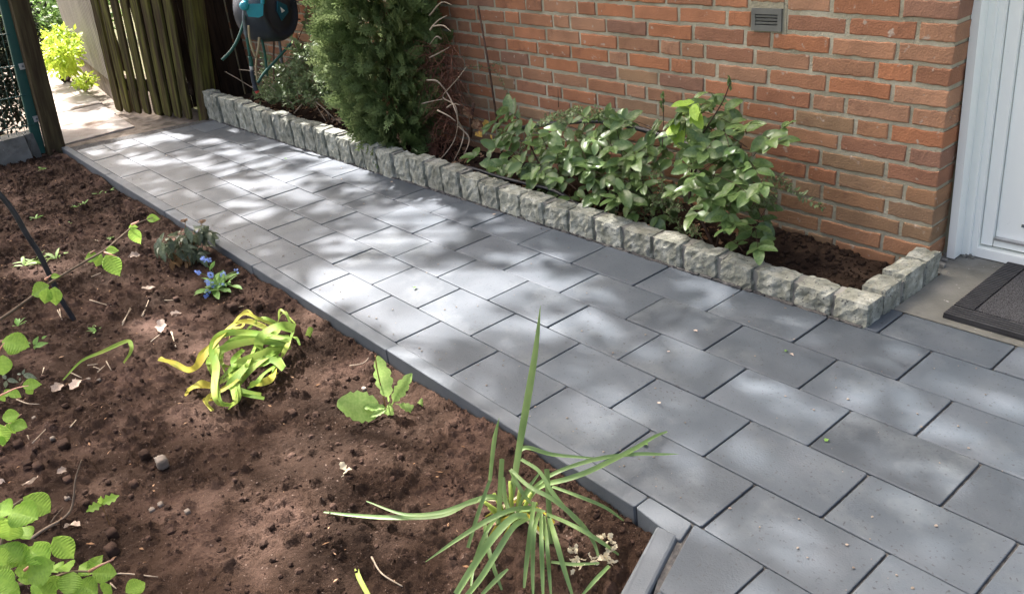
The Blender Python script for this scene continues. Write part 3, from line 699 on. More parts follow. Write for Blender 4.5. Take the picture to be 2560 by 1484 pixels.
v, f = rough_block((fA.x-.10, fA.y-.45, zt/2-.03), (.10, .45, zt/2+.03), .003, 77, (4, 10, 4), .12); b = MB(); b.add(v, f); b.build('stone', MT['concrete'], cb)
v, f = rough_block((fA.x-.13, fA.y+.032, zt/2-.045), (.08, .028, zt/2+.04), .006, 78, (4, 4, 5), .3); b = MB(); b.add(v, f); b.build('stone', MT['concrete'], cb)
# ---------------------------------------------------------------- hose reel
RC = onY(*dr(640, 55), 1.13); vdir = (CAM-RC); vdir.z = 0; vdir.normalize(); rdirn = Vector((-vdir.y, vdir.x, 0))
rdirn = rdirn if rdirn.dot(CR) > 0 else -rdirn
th = math.radians(50); ax = vdir*math.cos(th)+rdirn*math.sin(th); axu = Vector((0, 0, 1)); axs = axu.cross(ax)
reel = empty('hose_reel', RC, 'dark grey and turquoise wall hose reel with hanging spray lance', 'hose reel')
def lathe(c, ax, prof, n=40):
    u = ax.orthogonal().normalized(); v = ax.cross(u); b = MB(); vs = []; m_ = len(prof)
    for (s_, r) in prof:
        for k in range(n):
            a = 2*math.pi*k/n; vs.append(c+ax*s_+(u*math.cos(a)+v*math.sin(a))*r)
    fs = [(i*n+k, i*n+(k+1) % n, (i+1)*n+(k+1) % n, (i+1)*n+k) for i in range(m_-1) for k in range(n)]
    fs += [tuple(range(n-1, -1, -1)), tuple((m_-1)*n+k for k in range(n))]
    b.add(vs, fs); return b
rr = .176
dc = onY(*dr(700, 80), 1.12)
lathe(dc, ax, [(-.17, .02), (-.165, rr*.80), (-.15, rr*.92), (-.09, rr), (.03, rr), (.062, rr*.93), (.072, rr*.84), (.064, rr*.80), (.058, rr*.60), (.068, rr*.5), (.068, .002)]).build('drum', MT['reel'], reel, True)
b = MB(); tp = dc+ax*.073
tri = [(-.055, -.022), (.03, -.058), (.055, .0), (.03, .052), (-.05, .018)]
pts = [tp+axs*(-p[0]*.9)+axu*(p[1]+.0) for p in tri]; b.add([p for p in pts]+[p+ax*.006 for p in pts], [(0, 1, 2, 3, 4), (9, 8, 7, 6, 5)]+[(i, (i+1) % 5, 5+(i+1) % 5, 5+i) for i in range(5)]); b.build('badge', MT['tealdark'], reel)
tri = [(-.018, -.012), (.018, -.02), (.018, .02)]; pts = [tp+ax*.0062+axs*(-p[0]*.9)+axu*(p[1]*.8) for p in tri]
b = MB(); b.add([p for p in pts]+[p+ax*.002 for p in pts], [(0, 1, 2), (5, 4, 3), (0, 1, 4, 3), (1, 2, 5, 4), (2, 0, 3, 5)]); b.build('emblem', MT['white'], reel)
RY = 1.085
def rp(x, y, yy=RY):
    o = .19 if yy < 1.1 else (.165 if yy < 1.115 else (1.27-yy)*.9)
    return onP(*dr(x, y), dc+vdir*o, vdir)
b = MB(); b.add([rp(500, 30), rp(635, 30), rp(632, 120), rp(600, 136), rp(520, 128), rp(497, 70)]+[rp(500, 30, 1.11), rp(635, 30, 1.11), rp(632, 120, 1.11), rp(600, 136, 1.11), rp(520, 128, 1.11), rp(497, 70, 1.11)],
    [(0, 1, 2, 3, 4, 5), (11, 10, 9, 8, 7, 6)]+[(i, (i+1) % 6, 6+(i+1) % 6, 6+i) for i in range(6)]); b.build('bracket', MT['teal'], reel)
b = MB(); b.tube([rp(505, 30), rp(508, -70)], .011, 8); b.tube([rp(628, 30), rp(630, -70)], .011, 8); b.tube([rp(505, -60), rp(630, -60)], .011, 8); b.build('handle', MT['teal'], reel)
lathe(rp(490, 45), Vector((.6, -.75, 0)).normalized(), [(-.024, .012), (-.016, .023), (0, .027), (.016, .023), (.024, .012)], 16).build('hose_guide', MT['teal'], reel, True)
def hose(pts, r, m, yy=1.085, name='hose', parent=None):
    b = MB(); b.tube(catmull([rp(*p, yy) if len(p) == 2 else rp(*p) for p in pts], 5), r, 8); return b.build(name, m, parent or reel, True)
hose([(490, 60), (483, 130), (492, 210), (505, 285)], .0085, MT['hosegrey'])
hose([(508, 285), (518, 350), (532, 430)], .0085, MT['hosegreen'])
hose([(532, 430), (540, 470), (543, 505)], .0125, MT['hosegreen'], name='connector')
hose([(543, 505), (546, 535)], .0115, MT['steel'], name='collar')
hose([(546, 535), (556, 600), (572, 665)], .0135, MT['reel'], name='lance')
hose([(566, 650), (580, 690)], .0145, MT['reel'], name='lance_grip'); hose([(580, 690), (592, 706)], .0125, MT['red'], name='lance_tip')
hose([(522, 195), (530, 300), (560, 400), (580, 430), (598, 350), (603, 285)], .007, MT['hosebeige'], 1.12)
hose([(585, 430), (577, 520), (590, 610)], .006, MT['hosebeige'], 1.14)
hose([(320, 458), (390, 385), (440, 300), (478, 195), (490, 120)], .0085, MT['hosegreen'], 1.16)
hose([(592, 632), (640, 560), (720, 470), (800, 382), (850, 330)], .0085, MT['hosegreen'], 1.22)
hose([(618, 285), (640, 380), (655, 480), (664, 580)], .0085, MT['hosegreen'], 1.24)
hose([(750, 285), (765, 380), (775, 480)], .009, MT['hosegrey'], 1.26)
hose([(715, 290), (712, 480), (716, 620)], .0055, MT['rust'], 1.30, 'support_rod')
# dark shelf grate on the wall
shf = empty('wall_shelf', onY(*dr(960, 8), 1.3), 'black metal grate shelf fixed to the wall above the hose reel', 'shelf')
for i in range(8):
    A = onY(*dr(868, 12), 1.352-.012*i); B = onY(*dr(1062, 20), 1.352-.012*i); b = MB(); b.tube([A, B], .0032, 5); b.build('bar', MT['pipe'], shf)
A = onY(*dr(885, 10), 1.352); b = MB(); b.tube([A+Vector((0, -.1, 0)), A+Vector((0, -.05, -.09)), A+Vector((0, 0, -.11))], .005, 6); b.build('bracket', MT['pipe'], shf)
# ---------------------------------------------------------------- stakes and pipes in the planting bed
def solid(name, pts, r, m, label, cat, n=8, sm=True, group=None):
    b = MB(); b.tube(pts, r, n); o = b.build(name, m, None, sm); return tag(o, label, cat, group)
solid('plant_stake', [onY(*d3(290, 45), 1.325), onY(*d3(380, 560), 1.305), onY(*d3(470, 1165), 1.27)], [.0045, .005], MT['rust'], 'tall thin rusty rod leaning against the brick wall', 'stake')
b = MB(); v, f = ico(.008, 5, 1.2); P = onY(*d3(290, 50), 1.325)
so_ = solid('iron_peg', [onY(*d3(255, 785), 1.24), onY(*d3(243, 880), 1.235), onY(*d3(232, 1040), 1.23)], .0075, MT['rust'], 'short rusty iron peg standing in dry leaves by the wall', 'peg')
solid('irrigation_pipe', catmull([onY(*gs(*p), 1.27) for p in ((240, 345), (420, 315), (620, 295), (860, 290), (1090, 335), (1300, 400), (1560, 490), (1750, 590), (1900, 720))], 6), .0105, MT['pipe'], 'thick black pipe arching through the mahonia against the wall', 'pipe')
solid('drip_pipe', catmull([G(*d3(*p), .075) for p in ((120, 1255), (280, 1290), (450, 1345), (650, 1395), (870, 1450))]+[G(*gs(700, 880), .06)], 6), .008, MT['pipe'], 'black drip pipe lying behind the granite blocks', 'pipe')
def vplane(px, py, B, off=0.0):
    """point over B on the upright plane that faces the camera, moved off metres nearer"""
    h = Vector((CAM.x-B[0], CAM.y-B[1], 0)).normalized(); return onP(px, py, Vector(B)+h*off, h)
B0 = onsoil(*bs(545, 1325))
solid('bent_pipe', catmull([vplane(*bs(*p), B0) for p in ((-120, 290), (0, 400), (100, 525), (195, 690), (280, 820), (350, 960), (440, 1150), (545, 1325))]+[B0+Vector((.01, -.01, -.05))], 6), .0092, MT['pipe'], 'bent black pipe sticking up out of the brown soil', 'pipe', 10)
# ---------------------------------------------------------------- plant materials
def leafmat(name, cols, tr=.3, rough=.5, spec=.35, rv=.22, scale=9, **k): return mat(name, cols, scale, 4, rough, spec, 0, rv=rv, translucent=tr, **k)
MT['mahonia'] = leafmat('mahonia_leaf', [g3(.080, .150, .042), g3(.150, .225, .072)], .28, .36, .5)
MT['mahyoung'] = leafmat('mahonia_young', [g3(.24, .40, .045), g3(.34, .50, .07)], .4)
MT['privet'] = leafmat('small_leaf', [g3(.11, .165, .055), g3(.19, .25, .11)], .3)
MT['thuja'] = leafmat('thuja_scale', [g3(.100, .150, .042), g3(.18, .235, .085)], .25, .6, .25, .3, 6)
MT['narcissus'] = leafmat('narcissus_blade', [g3(.140, .240, .075), g3(.20, .31, .10)], .3, .45, .4, .15, 14)
MT['narbase'] = leafmat('narcissus_pale', [g3(.33, .44, .07), g3(.45, .54, .15)], .4, .5, .35, .12)
MT['wilt'] = leafmat('wilted_blade', [g3(.15, .265, .04), g3(.21, .33, .05), g3(.29, .36, .065)], .3, .6, .18, .16, 12)
MT['wiltyellow'] = leafmat('wilted_yellow', [g3(.30, .33, .05), g3(.42, .34, .04)], .3, .6, .18, .12, 14)
MT['hazel'] = leafmat('hazel_leaf', [g3(.20, .36, .045), g3(.27, .45, .06)], .45, .5, .35, .18, 8)
MT['lettuce'] = leafmat('weed_leaf', [g3(.19, .32, .065), g3(.27, .40, .10)], .35, .5, .3, .12, 20)
MT['viburnum'] = leafmat('viburnum_leaf', [g3(.085, .115, .058), g3(.16, .19, .12)], .2, .45, .4, .25)
MT['forget'] = leafmat('forgetmenot_leaf', [g3(.13, .26, .05), g3(.18, .33, .075)], .3, .5, .3, .2)
MT['blue'] = leafmat('blue_petal', [g3(.24, .36, .78), g3(.36, .48, .86)], .25, .6, .2, .2)
MT['petal'] = leafmat('dry_petal', [g3(.52, .46, .30), g3(.66, .60, .44)], .3, .7, .15, .2, 30)
MT['dryleaf'] = leafmat('dry_leaf', [g3(.24, .13, .065), g3(.40, .26, .16)], .2, .8, .1, .3, 14)
MT['yellowleaf'] = leafmat('yellow_leaf', [g3(.55, .34, .06), g3(.62, .42, .12)], .35, .6, .2, .2, 14)
MT['palelitter'] = leafmat('pale_litter', [g3(.38, .29, .22), g3(.55, .45, .36)], .15, .85, .1, .25, 20)
MT['brownleaf'] = leafmat('brown_leaf', [g3(.20, .11, .045), g3(.30, .18, .08)], .2, .7, .2, .25, 14)
MT['twig'] = mat('twig_bark', [g3(.13, .095, .065), g3(.22, .17, .12)], 40, 4, .9, .1, rv=.25)
MT['darktwig'] = mat('dark_twig', [g3(.045, .03, .022), g3(.09, .06, .045)], 40, 4, .9, .1, rv=.2)
MT['redroot'] = mat('dead_root', [g3(.10, .045, .03), g3(.20, .10, .065)], 30, 4, .9, .1, rv=.3)
MT['paletwig'] = mat('bare_twig', [g3(.30, .24, .17), g3(.42, .35, .26)], 40, 4, .9, .1, rv=.2)
MT['pinkbud'] = leafmat('pink_bud', [g3(.55, .28, .20), g3(.60, .36, .26)], .3)
MT['yellowshrub'] = leafmat('yellow_shrub', [g3(.33, .46, .03), g3(.46, .58, .05)], .45, .5, .3, .2)
MT['farleaf'] = leafmat('far_leaf', [g3(.075, .15, .03), g3(.14, .24, .055)], .35, .55, .3, .3)
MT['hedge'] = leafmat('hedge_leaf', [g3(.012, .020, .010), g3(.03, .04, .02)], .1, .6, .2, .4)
MT['crownleaf'] = leafmat('crown_leaf', [g3(.07, .13, .03), g3(.10, .18, .04)], .25)
MT['stone'] = mat('field_stone', [g3(.16, .13, .10), g3(.26, .22, .18)], 25, 8, .9, .15, .6, 120, .004, rv=.2)
# ---------------------------------------------------------------- leaf shapes (length 1 along y)
def leaf_shape(wid, prof, fold=.15, curl=.1, n=7, pleat=0, wave=0, tip=None, seed=0):
    r = random.Random(seed); b = MB(); vs = []
    for i in range(n+1):
        t = i/n; w_ = prof(t)*wid*.5; z = -curl*t*t + wave*math.sin(t*9+seed); zz = fold*w_ + (pleat*(1 if i % 2 else -1) if 0 < i < n else 0)
        y = t
        vs += [(-w_, y+.35*w_*(1-t) if pleat else y, z+zz*1.0+wave*r.uniform(-.6, .6)), (-w_*.5, y+(.16*w_*(1-t) if pleat else 0), z+zz*.45), (0, y, z), (w_*.5, y+(.16*w_*(1-t) if pleat else 0), z+zz*.45), (w_, y+.35*w_*(1-t) if pleat else y, z+zz*1.0+wave*r.uniform(-.6, .6))]
    fs = []
    for i in range(n):
        for k in range(4): a = 5*i+k; fs.append((a, a+1, a+6, a+5))
    b.add(vs, fs); return b
def ell(a=.9, p=1.0): return lambda t: max(.02, math.sin(math.pi*min(1, max(0, t**a)))**p)
def small_leaf(wid=.5, fold=.2):
    b = MB(); b.add([(0, 0, 0), (-wid/2, .45, fold*wid/2), (0, .5, 0), (wid/2, .45, fold*wid/2), (0, 1, -.05)], [(0, 2, 1), (0, 3, 2), (1, 2, 4), (2, 3, 4)]); return b
LM = {}
for i in range(4):
    LM['mah%d' % i] = leaf_shape(.56, ell(.88, .62), .28, .10+.06*i, 9, 0, .015, seed=i)
    LM['haz%d' % i] = leaf_shape(.88, lambda t: max(.02, (math.sin(math.pi*min(1, t*1.02)**.80))**.66*(1 if t < .86 else .93)), .14, .10+.05*i, 20, .021, 0, seed=i)
    LM['hzp%d' % i] = leaf_shape(.74, lambda t: max(.02, (math.sin(math.pi*min(1, t)**.72))**.8*(1 if t < .8 else 1-.35*(t-.8)/.2)), .22, .16+.07*i, 18, .022, 0, seed=i)
    LM['vib%d' % i] = leaf_shape(.48, ell(.8, 1), .3, .25+.1*i, 5, 0, .02, seed=i)
    LM['for%d' % i] = leaf_shape(.34, ell(1.25, .8), .3, .25, 6, 0, .01, seed=i)
    LM['dry%d' % i] = leaf_shape(.62, lambda t, i=i: max(.03, math.sin(math.pi*t)**.7*(1+.25*math.sin(t*17+i))), .45, -.25+.16*i, 9, 0, .05, seed=i)
def leafmesh(kind, m):
    key = (kind, m.name)
    if key not in LMC: LMC[key] = LM[kind].mesh(kind, m, not kind.startswith('h'))
    return LMC[key]
LMC = {}
def put_leaf(parent, kind, m, p, t, n, s, name='leaf'):
    return inst(name, leafmesh(kind, m), parent, frame_m(p, t, n, s))
def stamp(b, proto, p, t, n, s):
    Mx = frame_m(p, t, n, s); b.add([Mx @ Vector(v) for v in proto.v], proto.f)
SL = small_leaf(); SLn = small_leaf(.34)
def toward_cam(p): return (CAM-Vector(p)).normalized()
# ---------------------------------------------------------------- mahonia
mb = Vector((.35, 1.14, .02))
mah = empty('mahonia_shrub', mb, 'bushy mahonia with glossy oval leaflets growing against the brick wall', 'shrub')
mst = MB(); leaves = []
def compound(p, d, n, L_, k, m, s=.062):
    d = Vector(d).normalized(); n = Vector(n).normalized(); sd_ = d.cross(n).normalized(); pts = []
    for i in range(6): t = i/5; pts.append(Vector(p)+d*L_*t - Vector((0, 0, 1))*(.22*L_*t*t))
    tb = MB(); tb.tube(pts, [.0014, .0008], 4); mst.v, mst.f = mst.v, mst.f; mst.add(tb.v, tb.f)
    for i in range(k):
        t = .28+.62*(i/(max(1, k-1))); q = pts[min(5, int(t*5+.5))]
        for sg in (-1, 1):
            td = (d*.55+sd_*sg+Vector((0, 0, -.12))+rdir()*.18).normalized(); nn = (n+rdir()*.35).normalized()
            leaves.append((q, td, nn, s*rnd(.6, 1.25), m))
    leaves.append((pts[-1], (d+Vector((0, 0, -.35))).normalized(), n+rdir()*.2, s*rnd(.9, 1.2), m))
# clusters: gs-crop centre, radii, count, wall distance y
for (cx, cy, rx, ry, cnt, yy) in ((300, 330, 200, 140, 7, 1.16), (300, 520, 200, 130, 9, 1.10), (480, 580, 220, 120, 11, 1.08), (640, 420, 170, 110, 6, 1.14), (900, 460, 220, 120, 12, 1.14), (800, 640, 220, 120, 11, 1.08), (1080, 560, 200, 120, 11, 1.10), (620, 600, 200, 120, 8, 1.07),
                                  (1330, 330, 150, 80, 4, 1.16), (1500, 190, 110, 80, 3, 1.18), (700, 760, 220, 80, 6, 1.05), (1000, 800, 200, 70, 5, 1.05), (1640, 430, 200, 120, 8, 1.12), (1400, 520, 170, 100, 7, 1.10), (1560, 640, 230, 110, 9, 1.06), (1850, 420, 170, 110, 7, 1.14), (1800, 620, 160, 120, 7, 1.10), (1700, 840, 190, 130, 8, 1.08), (1850, 1080, 110, 120, 5, 1.05), (1180, 700, 160, 110, 5, 1.08), (1450, 800, 170, 110, 5, 1.10)):
    for i in range(cnt):
        a = rnd(0, 6.28); q = math.sqrt(random.random()); px, py = gs(cx+rx*q*math.cos(a), cy+ry*q*math.sin(a)); yv = min(1.31, yy+rnd(-.07, .09))
        P = onY(px, py, yv); c = onY(*gs(cx, cy+ry*.9), yy+.03)
        d = (P-c); d = Vector((d.x*1.2, d.y-.03, d.z*.7+rnd(-.02, .05)))+rdir()*.07
        n = (Vector((.15, -.45, .85))+rdir()*.35).normalized()
        compound(P-d.normalized()*.06, d, n, rnd(.13, .20), random.choice((2, 3, 3)), MT['mahonia'], rnd(.050, .068))
for (x, y, s_) in ((1350, 350, .050), (1400, 290, .046), (1500, 190, .048), (1450, 205, .046), (1780, 500, .040), (1720, 780, .042)):
    P = onY(*gs(x, y), 1.03)
    for i in range(6): leaves.append((P+rdir()*.016, Vector((rnd(-.8, .8), -.5, rnd(-.9, .2))), Vector((0, -.6, .8))+rdir()*.3, s_*rnd(1.0, 1.35), MT['mahyoung']))
# upright young shoots with buds
for pts, r in ((((1545, 400), (1620, 280), (1700, 150), (1752, 20)), .0028), (((1275, 470), (1285, 300), (1280, 130)), .002), (((550, 190), (545, 60)), .0015), (((1480, 720), (1480, 480), (1470, 400)), .0028), (((1640, 1180), (1540, 960), (1470, 850), (1480, 720), (1540, 560), (1600, 420)), .006),
               ((( 960, 900), (880, 760), (810, 670), (700, 560)), .005), (((1275, 1045), (1270, 920), (1180, 760), (1000, 560)), .005), (((620, 880), (540, 800), (400, 560), (330, 400)), .005), (((1240, 1040), (1200, 880), (900, 620)), .004), (((1650, 1190), (1700, 950), (1760, 700), (1830, 450)), .0045)):
    P = [onY(*gs(*p), 1.10+.02*math.sin(p[0])) for p in pts]; mst.tube(catmull(P, 4), [r, r*.6], 5)
for (x, y) in ((1752, 10), (1280, 110), (1645, 130), (1275, 165)):
    P = onY(*gs(x, y), 1.11)
    for i in range(6): leaves.append((P-Vector((0, 0, .006*i)), Vector((rnd(-.5, .5), rnd(-.4, .2), .8)), rdir(), .022, MT['mahyoung']))
leaves.sort(key=lambda q: -q[3]/depth(q[0]))
fo = MB()
for i, (p, t, n, s_, m) in enumerate(leaves):
    if p.y > 1.335 or (p.y < 1.0 and p.z < gtop(p.x)+.03) or p.y < .93: continue
    k = 'mah%d' % (i % 4)
    if i < 300: put_leaf(mah, k, m, p, t, n, s_)
    else: stamp(fo, LM[k], p, t, n, s_)
if fo.v: fo.build('leaf', MT['mahonia'], mah, True, kind='stuff')
mst.build('stem', MT['darktwig'], mah, True, kind='stuff')
# ---------------------------------------------------------------- small-leaved sprigs
def sprigs(root, sets, m, tm, ls_=.011, step=.006, kindleaf=None, fname='foliage'):
    lb = MB(); tb = MB()
    for P in sets:
        C_ = catmull(P, 6); tb.tube(C_, [.0016, .0007], 4); L_ = 0
        acc = 0
        for a, b_ in zip(C_[:-1], C_[1:]):
            t = (b_-a); l = t.length; t.normalize(); acc += l
            while acc > step:
                acc -= step; o = t.orthogonal().normalized(); o = Matrix.Rotation(rnd(0, 6.28), 3, t) @ o
                for sg in (1, -1): stamp(lb, kindleaf or SL, a.lerp(b_, random.random()), (t*.5+o*sg).normalized(), (t.cross(o)*.4+Vector((0, -.3, 1))+rdir()*.4), ls_*rnd(.7, 1.3))
    lo = lb.build(fname, m, root, False, kind='stuff'); to = tb.build('stem', tm, root, True, kind='stuff'); return lo
def gsY(pts, y): return [onY(*gs(*p), y) for p in pts]
def fan(cx, cy, rx, ry, n, y, crop_, L_=.09):
    out = []
    for i in range(n):
        P = onY(*crop_(cx+rnd(-rx, rx), cy+rnd(-ry, ry)), y+rnd(-.05, .05)); d = Vector((rnd(-1, 1), rnd(-.9, .2), rnd(-.3, .8))).normalized()*L_*rnd(.6, 1.2)
        out.append([P-d*.6, P-d*.1+Vector((0, 0, .01)), P+d*.5-Vector((0, 0, .012))])
    return out
hs = empty('honeysuckle_shrub', (.2, 1.12, .03), 'small-leaved evergreen sprigs trailing among the mahonia leaves', 'shrub')
sets = [gsY([(260, 560), (330, 420), (470, 280), (640, 235), (720, 200)], 1.12), gsY([(470, 290), (560, 230), (700, 215)], 1.13), gsY([(640, 260), (760, 240), (900, 220), (960, 240)], 1.13), gsY([(700, 290), (850, 265), (1010, 300), (1080, 330)], 1.12),
        gsY([(1950, 700), (2080, 700), (2200, 780), (2300, 840), (2420, 900)], 1.17), gsY([(1900, 800), (2030, 770), (2150, 760), (2270, 800)], 1.19), gsY([(1850, 900), (1960, 880), (2030, 850)], 1.15), gsY([(2000, 690), (2090, 670), (2180, 750)], 1.18),
        gsY([(880, 820), (980, 760), (1080, 740)], 1.03), gsY([(1130, 680), (1200, 665), (1270, 650)], 1.04), gsY([(1060, 790), (1180, 820), (1300, 880), (1340, 1000)], 1.05)]
sets += fan(1150, 780, 200, 70, 14, 1.05, gs, .07) + fan(1250, 900, 150, 90, 12, 1.06, gs, .07) + fan(1450, 1030, 80, 50, 6, 1.03, gs, .05) + fan(1950, 870, 90, 60, 8, 1.14, gs, .06) + fan(620, 260, 260, 50, 10, 1.13, gs, .07)
sprigs(hs, sets, MT['privet'], MT['twig'], .017, .0075)
ps = empty('privet_shrub', (-2.2, 1.15, .1), 'grey green twiggy shrub behind the granite blocks beside the thuja', 'shrub')
sets = fan(800, 580, 180, 120, 40, 1.14, dr, .15) + fan(1080, 520, 170, 170, 70, 1.14, dr, .16) + fan(1150, 420, 130, 120, 36, 1.16, dr, .15) + fan(760, 700, 140, 70, 26, 1.08, dr, .13) + fan(980, 700, 190, 90, 40, 1.09, dr, .13) + fan(1200, 620, 120, 110, 26, 1.10, dr, .13) + fan(1050, 350, 80, 60, 8, 1.18, dr, .13)
sets += fan(780, 620, 170, 130, 40, 1.12, dr, .17) + fan(1050, 560, 170, 190, 60, 1.10, dr, .18) + fan(1150, 450, 120, 130, 30, 1.12, dr, .16)
sprigs(ps, sets, MT['privet'], MT['twig'], .029, .014)
tw = MB()
for p in (((560, 560), (700, 640), (850, 690), (960, 740), (1100, 830), (1150, 930)), ((900, 480), (960, 640), (1010, 760), (1110, 920)), ((870, 860), (960, 770), (1100, 755), (1230, 750)), ((620, 600), (760, 720), (860, 790)), ((1000, 740), (1120, 850), (1200, 930)), ((340, 545), (430, 595), (520, 650), (640, 720)), ((450, 530), (560, 545), (720, 600), (900, 640))):
    tw.tube(catmull([onY(*dr(*q), 1.09+.02*math.sin(q[0]*.1)) for q in p], 4), [.004, .0022], 5)
tw.build('branch', MT['paletwig'], ps, True, kind='stuff')
# ivy on the wall beside the reel and creeping leaves
iv = empty('ivy', onY(*dr(900, 250), 1.33), 'few dark ivy leaves climbing the wall beside the hose reel', 'ivy')
LM['ivy'] = leaf_shape(.9, lambda t: max(.05, (1-t)**.7*(1+.45*math.sin(t*9.5))) if t > .05 else .4, .2, .15, 7)
for (x, y) in ((955, 60), (965, 110), (945, 160), (975, 185), (950, 190), (850, 240), (880, 290), (845, 270), (900, 310), (830, 330), (620, 400), (680, 420), (640, 430), (960, 330)):
    put_leaf(iv, 'ivy', MT['privet'], onY(*dr(x, y), 1.335), Vector((rnd(-.5, .5), -.25, -.9)), Vector((.2, -1, .3))+rdir()*.3, rnd(.04, .055))
b = MB(); b.tube(catmull([onY(*dr(*p), 1.345) for p in ((960, 20), (955, 160), (900, 300), (860, 420))], 4), .0022, 4); b.build('stem', MT['darktwig'], iv)
vn = empty('periwinkle_vine', onY(*d3(480, 560), 1.3), 'thin trailing vine with tiny leaves beside the rusty rod', 'vine')
sprigs(vn, [[onY(*d3(*p), 1.30) for p in ((200, 510), (330, 510), (440, 560), (490, 660), (530, 760))], [onY(*d3(*p), 1.30) for p in ((380, 500), (440, 480), (475, 520))]], MT['privet'], MT['twig'], .013, .012)
# ---------------------------------------------------------------- thuja
tp_ = G(*dr(1790, 1120), .11); TB = Vector((tp_.x-.02, min(1.16, tp_.y+.03), .06))
thu = empty('thuja_tree', TB, 'tall scaly green thuja growing between the granite border and the wall', 'tree')
spray = MB()
def spray_mesh():
    b = MB()
    def strip(p, q, w0, w1):
        d = (Vector(q)-Vector(p)); s_ = Vector((-d.y, d.x, 0)).normalized(); b.add([Vector(p)-s_*w0, Vector(p)+s_*w0, Vector(q)+s_*w1, Vector(q)-s_*w1], [(0, 1, 2, 3)])
    strip((0, 0, 0), (0, .55, 0), .036, .034); strip((0, .55, 0), (.02, 1, -.06), .034, .018)
    for i, t in enumerate((.15, .28, .41, .54, .67, .8)):
        for sg in (-1, 1):
            L_ = (.42-.30*t)*(1 if (i+(sg > 0)) % 2 else .8); a = math.radians(42); q = (sg*math.sin(a)*L_, t+math.cos(a)*L_, -.05*L_); strip((0, t, 0), q, .028, .016)
            if L_ > .2:
                m_ = (q[0]*.5, t+(q[1]-t)*.5, 0); strip(m_, (m_[0]+sg*.02, m_[1]+.13, -.01), .024, .014); strip(m_, (m_[0]+sg*.13, m_[1]+.03, -.02), .024, .014)
    return b
SPR = spray_mesh(); cr_ = MB(); inner = MB()
ctr = [(onY(*dr(1520, 60), 1.13), .325), (onY(*dr(1510, 300), 1.13), .305), (onY(*dr(1560, 520), 1.12), .285), (onY(*dr(1590, 720), 1.10), .25), (onY(*dr(1600, 900), 1.08), .20), (onY(*dr(1630, 1030), 1.06), .15)]
cpx = []
def tc(z):
    for (a, ra), (b_, rb) in zip(ctr[:-1], ctr[1:]):
        if z >= b_.z: 
            t = (z-b_.z)/(a.z-b_.z); return b_.lerp(a, t), rb+(ra-rb)*t
    return ctr[-1]
zlo, zhi = ctr[-1][0].z-.03, ctr[0][0].z+.75
for i in range(4000):
    z = zlo+(zhi-zlo)*random.random(); c, ra = tc(z)
    if z > ctr[0][0].z: ra = .30*(1-.5*(z-ctr[0][0].z)/.75); c = Vector((ctr[0][0].x, ctr[0][0].y, z))
    a = rnd(0, 6.28); lump = .84+.24*math.sin(3*a+z*9)*math.sin(z*13+a)+.16*math.sin(7*a-z*19); q = (.45+.55*random.random()**.55)*lump
    P = Vector((c.x+ra*q*math.cos(a)*1.05, c.y+ra*q*math.sin(a)*.72, z))
    if P.y > 1.335 or P.y < .93 and z < gtop(P.x)+.02: continue
    if math.sin(P.x*23+z*11)*math.sin(z*19-P.x*7+P.y*13) > .55 and q > .5: continue
    rad = Vector((math.cos(a), math.sin(a), 0)); d = (rad*.8+Vector((0, 0, rnd(-.45, .6)))+rdir()*.45).normalized()
    n = (rad.cross(Vector((0, 0, 1)))*random.choice((-1, 1))*.7+rad*.5+rdir()*.5)
    stamp(cr_, SPR, P, d, n, rnd(.085, .15))
cr_.build('crown', MT['thuja'], thu, False, kind='stuff')
tt = MB(); tx = onY(*dr(1825, 600), 1.17)
tt.tube(catmull([Vector((tp_.x+.0, 1.16, .03)), onY(*dr(1800, 900), 1.18), onY(*dr(1770, 500), 1.20), onY(*dr(1740, 100), 1.21), onY(*dr(1700, -400), 1.21)], 5), [.026, .016], 9); tt.build('trunk', MT['redroot'], thu, True)
for i in range(40):
    z = rnd(zlo, zhi-.2); c, ra = tc(min(z, ctr[0][0].z)); a = rnd(0, 6.28); T = Vector((c.x+.05, c.y+.04, z)); inner.tube([T, T+Vector((math.cos(a)*ra*.7, math.sin(a)*ra*.5, .08))], [.005, .002], 4)
inner.build('limb', MT['redroot'], thu, True, kind='stuff')
# dead roots and bare twigs right of the thuja
dd = empty('dead_shrub', G(*dr(2130, 1180), .09), 'tangle of dead brown twigs and roots right of the thuja', 'shrub')
b = MB()
for i in range(520):
    x = rnd(1830, 2120); y = rnd(330, 1180); x -= max(0, 600-y)*.25*random.random(); P0 = onY(*dr(x, y), rnd(1.13, 1.27)); d = rdir()*.09; d.z -= .03
    b.tube(catmull([P0, P0+d*.6+rdir()*.02, P0+d*1.3+rdir()*.03], 4), [.0015, .0008], 4, False)
b.build('root', MT['redroot'], dd, True, kind='stuff')
b = MB()
for p in (((1880, 610), (1960, 620), (2040, 720), (2090, 830), (2115, 920), (2090, 1060), (2010, 1180), (1950, 1225)), ((2115, 920), (2090, 800), (2000, 740), (2060, 660), (2120, 590), (2180, 510)), ((1900, 440), (1980, 400), (2050, 360)), ((1900, 230), (1960, 160), (2030, 120)), ((1900, 120), (1990, 20), (2070, 40)), ((1920, 200), (2000, 195), (2060, 240)), ((1960, 840), (2040, 880), (2100, 925)), ((2120, 930), (2160, 1010), (2130, 1130), (2080, 1230)), ((2120, 960), (2200, 1050), (2170, 1160), (2110, 1260)), ((1840, 790), (1920, 770), (2000, 755)), ((1990, 300), (1950, 280), (1900, 340)), ((2030, 820), (2080, 790), (2130, 800))):
    b.tube(catmull([onY(*dr(*q), 1.10+.03*math.sin(q[1]*.02)) for q in p], 4), [.0042, .0016], 5)
b.build('twig', MT['paletwig'], dd, True, kind='stuff')
